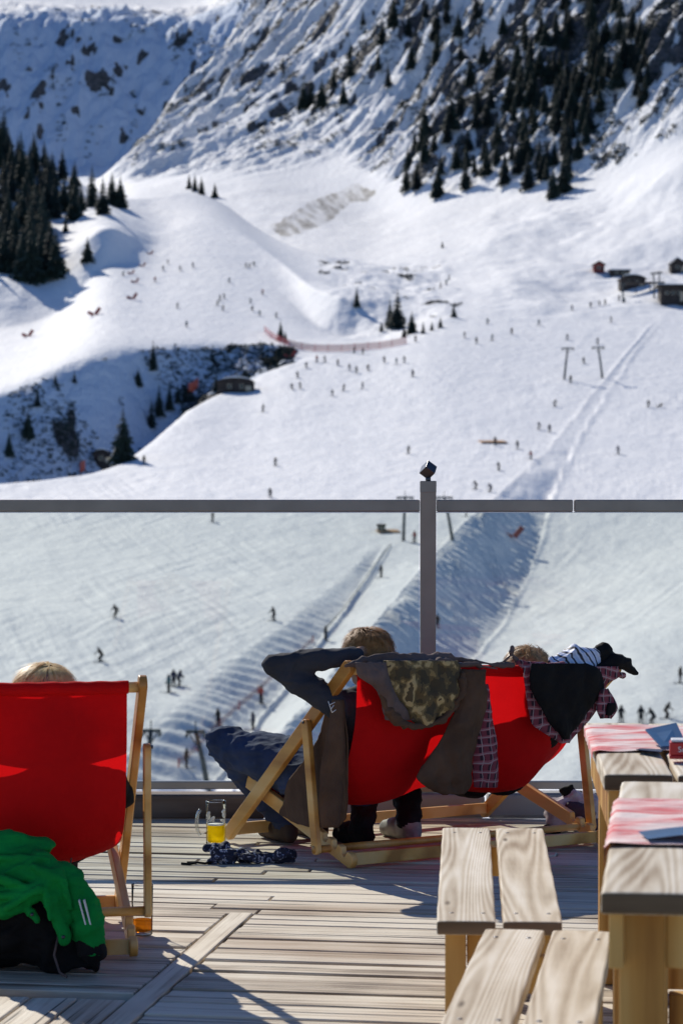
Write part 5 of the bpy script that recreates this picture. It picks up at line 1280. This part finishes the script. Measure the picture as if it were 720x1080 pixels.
crowd([(178, 279), (173, 286), (191, 287), (204, 283), (164, 298), (130, 292), (187, 326), (197, 346)], 'distant skier at the left side of the upper piste', 'skiers on the left side of the upper piste')
crowd([(259, 283), (263, 283), (268, 281), (242, 299), (237, 316), (232, 318), (229, 323), (235, 329), (265, 321), (266, 329), (274, 334), (291, 336), (277, 312)], 'distant skier on the right half of the upper piste', 'skiers on the right half of the upper piste')
crowd([(334, 383), (343, 383), (356, 386), (369, 392), (376, 396), (388, 392), (405, 383), (418, 385), (427, 383), (435, 398), (382, 411), (362, 415), (351, 420), (323, 389), (373, 373), (382, 374)], 'distant skier gathered on the slope just below the red netting', 'skiers below the red netting')
for x, y, l in [(317, 413, 'right skier of the close pair below the left end of the netting'), (308, 413, 'left skier of the close pair below the left end of the netting'), (314, 399, 'lone skier just above the close pair, below the netting end'),
                (277, 437, 'skier alone on the lip of the slope right of the gully'), (290, 492, 'skier alone above the rail, left of the middle'), (285, 526, 'skier standing right behind the balustrade top rail'), (152, 491, 'skier at the gully edge near the orange netting'),
                (438, 361, 'skier directly below the stream spruces'), (430, 479, 'lone skier on the open slope above and left of the post'), (466, 262, 'tall thin figure far up on the open snowfield')]: skier(x, y, l)
crowd([(473, 296), (470, 301), (464, 305)], 'tiny skier in the line climbing right of the stream spruces', 'skiers in line right of the stream')
crowd([(603, 328), (622, 325), (632, 323), (637, 322), (658, 320), (652, 318)], 'skier in the queue below the lift station', 'skiers queuing below the lift station')
crowd([(490, 357), (502, 363), (518, 360), (567, 344), (514, 342), (539, 353)], 'tiny skier on the open snow left of the upper lift pylons', 'skiers left of the upper lift pylons')
for x, y, l, a, f_ in [(644, 341, 'skier below the lift station queue, above the upper pylons', 'black', 0), (630, 363, 'skier at the head of the right upper lift pylon', 'navy', 0), (597, 359, 'skier over the arm of the left upper lift pylon', 'grey', 0), (615, 384, 'skier between the two upper lift pylons', 'grey', 0),
                (601, 405, 'skier at the foot of the left upper lift pylon', 'black', 0), (584, 431, 'dark rider with long shadow on the drag lift below the left upper pylon', 'black', 0), (568, 454, 'drag lift rider, upper of two in grey left of the snow bank', 'grey', 0), (579, 459, 'drag lift rider nearest the narrow upper snow bank', 'navy', 0),
                (683, 432, 'standing skier beside the fallen one at the right edge', 'black', 0), (692, 431, 'fallen skier sitting in the snow at the right edge', 'black', 1), (546, 476, 'dark drag lift rider right of the orange mat', 'black', 0), (560, 485, 'reddish drag lift rider below and right of the orange mat', 'red', 0),
                (526, 498, 'drag lift rider halfway between orange mat and rail', 'black', 0), (502, 517, 'left drag lift rider just above the rail', 'black', 0), (517, 521, 'right drag lift rider just above the rail', 'navy', 0), (652, 482, 'lone skier on the shaded right slope above the rail', 'navy', 0),
                (522, 470, 'attendant standing on the orange mat', 'brown', 0), (491, 545, 'skier just below the rail beside the middle lift pylons', 'navy', 0)]: skier(x, y, l, None, a, fallen=bool(f_))
for x, y, l, a, ps in [(224, 551, 'skier behind the glass just under the top rail at left', 'black', 'stand'), (122, 652, 'skier in a wide stance behind the glass, above the left deck chair', 'black', 'turn'), (107, 699, 'skier leaning into a turn above the left chair rail', 'brown', 'turn'), (289, 655, 'skier behind the glass left of the raised elbow', 'black', 'glide'),
                (178, 731, 'left figure of the trio beside the striped snow bank', 'teal', 'stand'), (183, 725, 'middle figure of the trio beside the striped snow bank', 'navy', 'stand'), (188, 725, 'right figure of the trio beside the striped snow bank', 'navy', 'glide'), (402, 610, 'drag lift rider on the track left of the post', 'black', 'stand'),
                (343, 676, 'drag lift rider directly above the raised arm', 'black', 'stand'), (275, 744, 'dark red rider on the drag lift track left of the raised arm', 'red', 'stand'), (267, 771, 'rider seen just above the navy knee', 'navy', 'stand'), (196, 812, 'rider low on the track above the beer mug', 'brown', 'stand'),
                (230, 769, 'rider beside the snow track end left of the knee', 'black', 'stand'), (461, 666, 'brown-clad skier right of the post, above the camouflage jacket', 'brown', 'stand'), (717, 722, 'skier cut by the right edge of the picture', 'black', 'stand'), (437, 573, 'dark red group at the foot of the middle left pylon', 'red', 'stand'),
                (702, 758, 'right skier of the pair above the blue menu card', 'black', 'turn'), (689, 765, 'left skier of the pair above the blue menu card', 'black', 'turn'), (655, 764, 'skier seen just over the far end of the far table, left', 'black', 'stand'), (676, 766, 'skier seen just over the far end of the far table, right', 'black', 'stand')]: skier(x, y, l, None, a, pose=ps)

for o_ in list(PR.values()):
    for ch in list(o_.children): bpy.data.objects.remove(ch)
    bpy.data.objects.remove(o_)
# ================================================================ LIFT PYLONS
def pylon(label, bx_, by_, tx, ty, arm=7, rz=.0):
    b_ = ground(bx_, by_); Y = b_.y; o = empty('lift_pylon', b_, 0); tag(o, label, 'lift pylon', None)
    top = at(tx, ty, Y) - b_; aw = arm * Y / F
    t = MB(); t.tube([V((0, 0, -1.0)), top * .5, top], [.30, .25, .20], 10); t.build('mast', MT['lift'], o)
    t = MB(); t.box(top + V((0, 0, -.1)), (aw * 2, .28, .30)); t.build('cross_arm', MT['lift'], o)
    for sg in (-1, 1):
        t = MB(); c_ = top + V((sg * aw * .92, 0, -.32)); t.box(c_, (.16, 2.0, .16))
        for yy in (-.8, -.3, .3, .8):
            for k_ in range(1): t.tube([c_ + V((-.09, yy, -.12)), c_ + V((.09, yy, -.12))], .17, 10)
        t.build('sheave_train', MT['lift'], o)
        t = MB(); t.tube([top + V((0, 0, -1.3)), top + V((sg * aw * .7, 0, -.2))], .07, 6); t.build('arm_brace', MT['lift'], o)
    t = MB(); t.tube([top, top + V((0, 0, .9 if arm > 7.5 else .45))], .06, 6); t.build('lightning_rod', MT['lift'], o)
    return o
pylon('left one of the upper pair of lift pylons', 594, 402, 598, 367, 6.5)
pylon('right one of the upper pair of lift pylons', 635, 400, 630, 366, 6.5)
pylon('lift pylon crossing the rail just left of the post', 425, 571, 427, 524, 9)
pylon('lift pylon crossing the rail just right of the post', 478, 571, 468, 524, 9)
pylon('leftmost low lift pylon beside the left deck chair', 152, 836, 159, 770, 10)
pylon('low leaning lift pylon above the beer mug', 222, 838, 206, 771, 10)

# ================================================================ NETTING, MATS, MARKERS
def net_m(name, c, op):
    m, nt, b = mat(name); t = nt.nodes.new('ShaderNodeBsdfTransparent'); mx = nt.nodes.new('ShaderNodeMixShader'); mx.inputs[0].default_value = op
    n = N(nt, 'ShaderNodeTexNoise', i_Detail=3.0); n.inputs['Scale'].default_value = .8; nt.links.new(coords(nt, (1, 1, 1)), n.inputs[0])
    nt.links.new(ramp(nt, n.outputs[0], [(.3, tuple(k * .7 for k in c)), (.7, c)]), b.inputs['Base Color'])
    nt.links.new(t.outputs[0], mx.inputs[1]); nt.links.new(b.outputs[0], mx.inputs[2]); nt.links.new(mx.outputs[0], nt.nodes['Material Output'].inputs[0]); return m
NR_, NO_ = net_m('red_net_mesh', (.55, .07, .08), .55), net_m('orange_net_mesh', (.75, .13, .04), .85)
def netting(label, pts, h, mt, parts=True):
    P3 = [ground(*p) for p in pts]; o = empty('safety_netting', P3[0]); tag(o, label, 'netting')
    t = MB(); vs = []
    for p in P3: vs += [p - P3[0] + V((0, 0, .1)), p - P3[0] + V((0, 0, h))]
    t.add(vs, [(2 * i, 2 * i + 2, 2 * i + 3, 2 * i + 1) for i in range(len(P3) - 1)]); t.build('net', mt, o)
    for p in P3:
        t = MB(); t.tube([p - P3[0] + V((0, 0, -.3)), p - P3[0] + V((0, 0, h + .15))], .07, 6); t.build('net_post', MT['redp'], o)
    return o
netting('long red safety netting curving under the stream and hummock', [(279, 351), (286, 357), (295, 362), (305, 366), (318, 369), (332, 371), (346, 371), (360, 371), (374, 370), (388, 369), (400, 368), (413, 366), (428, 363)], 1.9, NR_)
netting('orange netting panel at the rim of the gully', [(199, 417), (204, 415), (209, 410)], 2.8, NO_)
netting('orange netting panel low at the left end of the gully', [(85, 499), (90, 497)], 2.6, NO_)
netting('low purple netting along the lower drag lift track', [(188, 812), (208, 793), (232, 768), (252, 750), (272, 732), (292, 713), (312, 695), (330, 680)], .75, net_m('plum_net_mesh', (.16, .06, .13), .55))
rp = MB(); rpts = [ground(x, y) + V((0, 0, .25)) for x, y in ((345, 665), (362, 645), (380, 620), (396, 596), (412, 576))]
for a, b_ in zip(rpts[:-1], rpts[1:]): pass
rp.tube(rpts, .07, 6); o = rp.build('snow_fence_rope', MT['lift']); tag(o, 'dark rope line beside the drag lift track left of the post', 'rope')
PADM = plain('faded_red_pad', (.30, .045, .04), .7, .25, 1)
def marker(label, px, py, s=1.0, lean=.6, side=1):
    p = ground(px, py); o = empty('padded_marker', p); tag(o, label, 'slope marker')
    t = MB(); M_ = Matrix.Rotation(lean * side, 3, 'Y'); t.box(V((side * .8 * s, 0, 1.0 * s)), (.8 * s, .5 * s, 2.0 * s), M_); t.build('leaning_pad', PADM, o)
    t = MB(); M_ = Matrix.Rotation(-1.15 * side, 3, 'Y'); t.box(V((-side * .9 * s, 0, .45 * s)), (.8 * s, .5 * s, 1.5 * s), M_); t.build('flat_pad', PADM, o)
    return o
marker('red padded marker lowest on the left, below the wood', 30, 356, 1.1)
marker('red padded marker second from the left below the wood', 100, 334, 1.2)
marker('red padded marker third up the left side of the piste', 140, 317, 1.0)
marker('dark red marker fourth up the left side of the piste', 143, 299, .8)
marker('dark red marker fifth up the left side of the piste', 139, 290, .7)
marker('dark red marker sixth up the left side of the piste', 151, 282, .7)
marker('dark red marker highest up the left side of the piste', 159, 269, .7)
marker('leaning red marker under the left end of the red netting', 306, 378, 1.1)
marker('red padded marker on the slope behind the glass right of the post', 541, 569, 1.1, .7)
def mat_board(label, px, py, w_, d_, mt, name='crossing_mat'):
    p = ground(px, py, .12); t = MB(); t.box((0, 0, 0), (w_, d_, .12)); t.box((0, 0, .09), (w_ * .96, d_ * .9, .04)); o = t.build(name, mt, bevel=.03); o.location = p; o.rotation_euler = (R(4), 0, R(8)); tag(o, label, 'mat'); return o
tanm = plain('orange_tan_matting', (.50, .28, .14), .9, .2, 1)
mat_board('orange tan mat under the attendant on the drag lift track', 519, 469, 5.6, 5.0, tanm)
mat_board('tan mat beside the small green lift booth', 409, 561, 3.6, 4.0, tanm)

# ================================================================ HUTS AND LIFT STATION
MT['dwood'] = plain('dark_hut_boards', (.045, .032, .026), .8, .35, .8); MT['rwood'] = plain('red_hut_boards', (.22, .045, .035), .8, .3, .8)
MT['snowcap'] = plain('roof_snow', (.85, .86, .88), .7, .03, .5); MT['paletrim'] = plain('pale_trim_boards', (.50, .40, .28), .8, .2, 1)  # roof snow, then pale tan for window frames and doors
MT['win'] = plain('dark_window', (.02, .025, .03), .15, .2, 1); MT['gbooth'] = plain('green_booth_panels', (.05, .09, .07), .6, .2, 1)
def hut(name, label, px, py, wpx, hpx, wallm, roof='gable', d_=6, snow=True, windows=2, cat='hut', rz=0, overhang=.5):
    p = ground(px, py); Y = p.y; W_ = wpx * Y / F; H_ = hpx * Y / F; o = empty(name, p, rz); tag(o, label, cat)
    hw_ = H_ * .66
    t = MB(); t.box((0, 0, hw_ / 2 - 1), (W_, d_, hw_ + 2)); t.build('wall', wallm, o)
    t = MB()
    if roof == 'gable': prof = [(-W_ / 2 - overhang, hw_ - .1), (0, H_), (W_ / 2 + overhang, hw_ - .1), (W_ / 2 + overhang, hw_ + .12), (0, H_ + .28), (-W_ / 2 - overhang, hw_ + .12)]
    elif roof == 'arc':
        n_ = 10; A1 = [(-(W_ / 2 + .3) * math.cos(math.pi * k_ / n_), hw_ * .9 + (H_ - hw_ * .9) * math.sin(math.pi * k_ / n_)) for k_ in range(n_ + 1)]; prof = A1 + [(a, b_ + .2) for a, b_ in reversed(A1)]
    else: prof = [(-W_ / 2 - overhang, hw_ + .02), (W_ / 2 + overhang, hw_ + .02), (W_ / 2 + overhang, hw_ + .35), (-W_ / 2 - overhang, hw_ + .35)]
    if roof in ('gable', 'arc'):    # fill the end wall up to the roof line
        g_ = MB()
        if roof == 'gable': g_.add([(-W_ / 2, -d_ / 2 + .02, hw_), (W_ / 2, -d_ / 2 + .02, hw_), (0, -d_ / 2 + .02, H_ - .05)], [(0, 1, 2)])
        else: g_.add([(a * .96, -d_ / 2 + .02, b_) for a, b_ in A1], [tuple(range(len(A1)))])
        g_.build('gable_wall', wallm, o)
    t.prism(prof, lambda q, y: V((q[0], y, q[1])), -d_ / 2 - overhang, d_ / 2 + overhang); ro_ = t.build('roof', MT['dwood'], o)
    if snow:
        s = MB(); up_ = .32
        if roof == 'gable': pr_ = [(-W_ / 2 - overhang * .8, hw_ + .15), (0, H_ + .30), (W_ / 2 + overhang * .8, hw_ + .15), (W_ / 2 + overhang * .8, hw_ + .15 + up_), (0, H_ + .35 + up_), (-W_ / 2 - overhang * .8, hw_ + .15 + up_)]
        elif roof == 'arc': pr_ = [(a * .9, b_ + .21) for a, b_ in A1[2:-2]] + [(a * .85, b_ + .21 + up_) for a, b_ in reversed(A1[2:-2])]
        else: pr_ = [(-W_ / 2 - overhang * .9, hw_ + .355), (W_ / 2 + overhang * .9, hw_ + .355), (W_ / 2 + overhang * .7, hw_ + .35 + up_), (-W_ / 2 - overhang * .7, hw_ + .35 + up_)]
        s.prism(pr_, lambda q, y: V((q[0], y, q[1])), -d_ / 2 - overhang * .8, d_ / 2 + overhang * .8); s.build('roof_snow', MT['snowcap'], ro_, bevel=.1)
    for k_ in range(windows):
        xx = W_ * ((k_ + 1) / (windows + 1) - .5); t = MB(); ww = min(.9, W_ / (windows + 1) * .55)
        t.box((xx, -d_ / 2 - .03, hw_ * .55), (ww, .08, ww)); wo = t.build('window', MT['win'], o)
        f_ = MB()
        for a, b_, c_, e_ in ((0, ww / 2 + .05, ww + .2, .1), (0, -ww / 2 - .05, ww + .2, .1), (-ww / 2 - .05, 0, .1, ww), (ww / 2 + .05, 0, .1, ww)): f_.box((xx + a, -d_ / 2 - .06, hw_ * .55 + b_), (c_, .1, e_))
        f_.build('window_frame', MT['paletrim'], wo)
    t = MB(); t.box((W_ * .36, -d_ / 2 - .04, hw_ * .3), (.16 * W_ if W_ > 6 else .7, .1, hw_ * .6)); t.build('door', MT['dwood'] if wallm is not MT['dwood'] else MT['paletrim'], o)
    return o
hut('red_hut', 'small red hut above the lift station', 630, 287, 11, 10, MT['rwood'], 'gable', 5, False, 1)
hut('low_shed', 'long low dark shed between the red hut and the arched shed', 652, 291, 20, 6, MT['dwood'], 'flat', 5, True, 2)
hut('arched_shed', 'dark arch-roofed shed left of the lift station lodge', 665, 303, 26, 11, MT['dwood'], 'arc', 8, True, 2)
hut('lodge', 'brown lift station lodge with pale-trimmed openings at the right edge', 707, 319, 26, 24, MT['dwood'], 'flat', 8, True, 3, 'lodge', overhang=1.2)
hut('snowy_chalet', 'half-hidden dark chalet under deep snow at the right edge above the lodge', 712, 288, 14, 14, MT['dwood'], 'gable', 6, True, 1, 'chalet')
hut('gully_hut', 'dark hut with snow-covered roof at the right end of the gully', 249, 413, 38, 13, MT['dwood'], 'arc', 6, True, 2)
hut('gully_shed', 'tiny snow-capped shed at the bottom of the gully', 108, 489, 16, 13, MT['dwood'], 'arc', 5, True, 1, 'shed')
hut('lift_booth', 'small green lift booth on the drag lift track under the rail', 402, 561, 8, 9, MT['gbooth'], 'flat', 2.0, False, 1, 'booth', overhang=.15)
pf = empty('viewing_platform', ground(676, 309)); tag(pf, 'dark raised platform on posts between arched shed and lodge', 'platform')
Yp = pf.location.y; u1 = Yp / F
t = MB(); t.box((0, 0, 3.0), (46 * u1, 4, .5)); t.build('platform_deck', MT['dwood'], pf)
for dx in (-21, -7, 8, 20):
    t = MB(); t.box((dx * u1, -1.5, 1.2), (.3, .3, 3.2)); t.build('leg', MT['dwood'], pf)
t = MB()
for dx in range(-22, 24, 3): t.box((dx * u1, -1.9, 3.75), (.08, .08, 1.0))
t.box((0, -1.9, 4.25), (46 * u1, .08, .1)); t.build('railing', MT['dwood'], pf)
for x, y, tx, ty, l in ((656, 319, 656, 299, 'single lift mast in front of the arched shed'), (689, 315, 688, 288, 'left mast of the pair in front of the lodge'), (694, 317, 694, 287, 'right mast of the pair in front of the lodge')):
    pylon(l, x, y, tx, ty, 3.0)
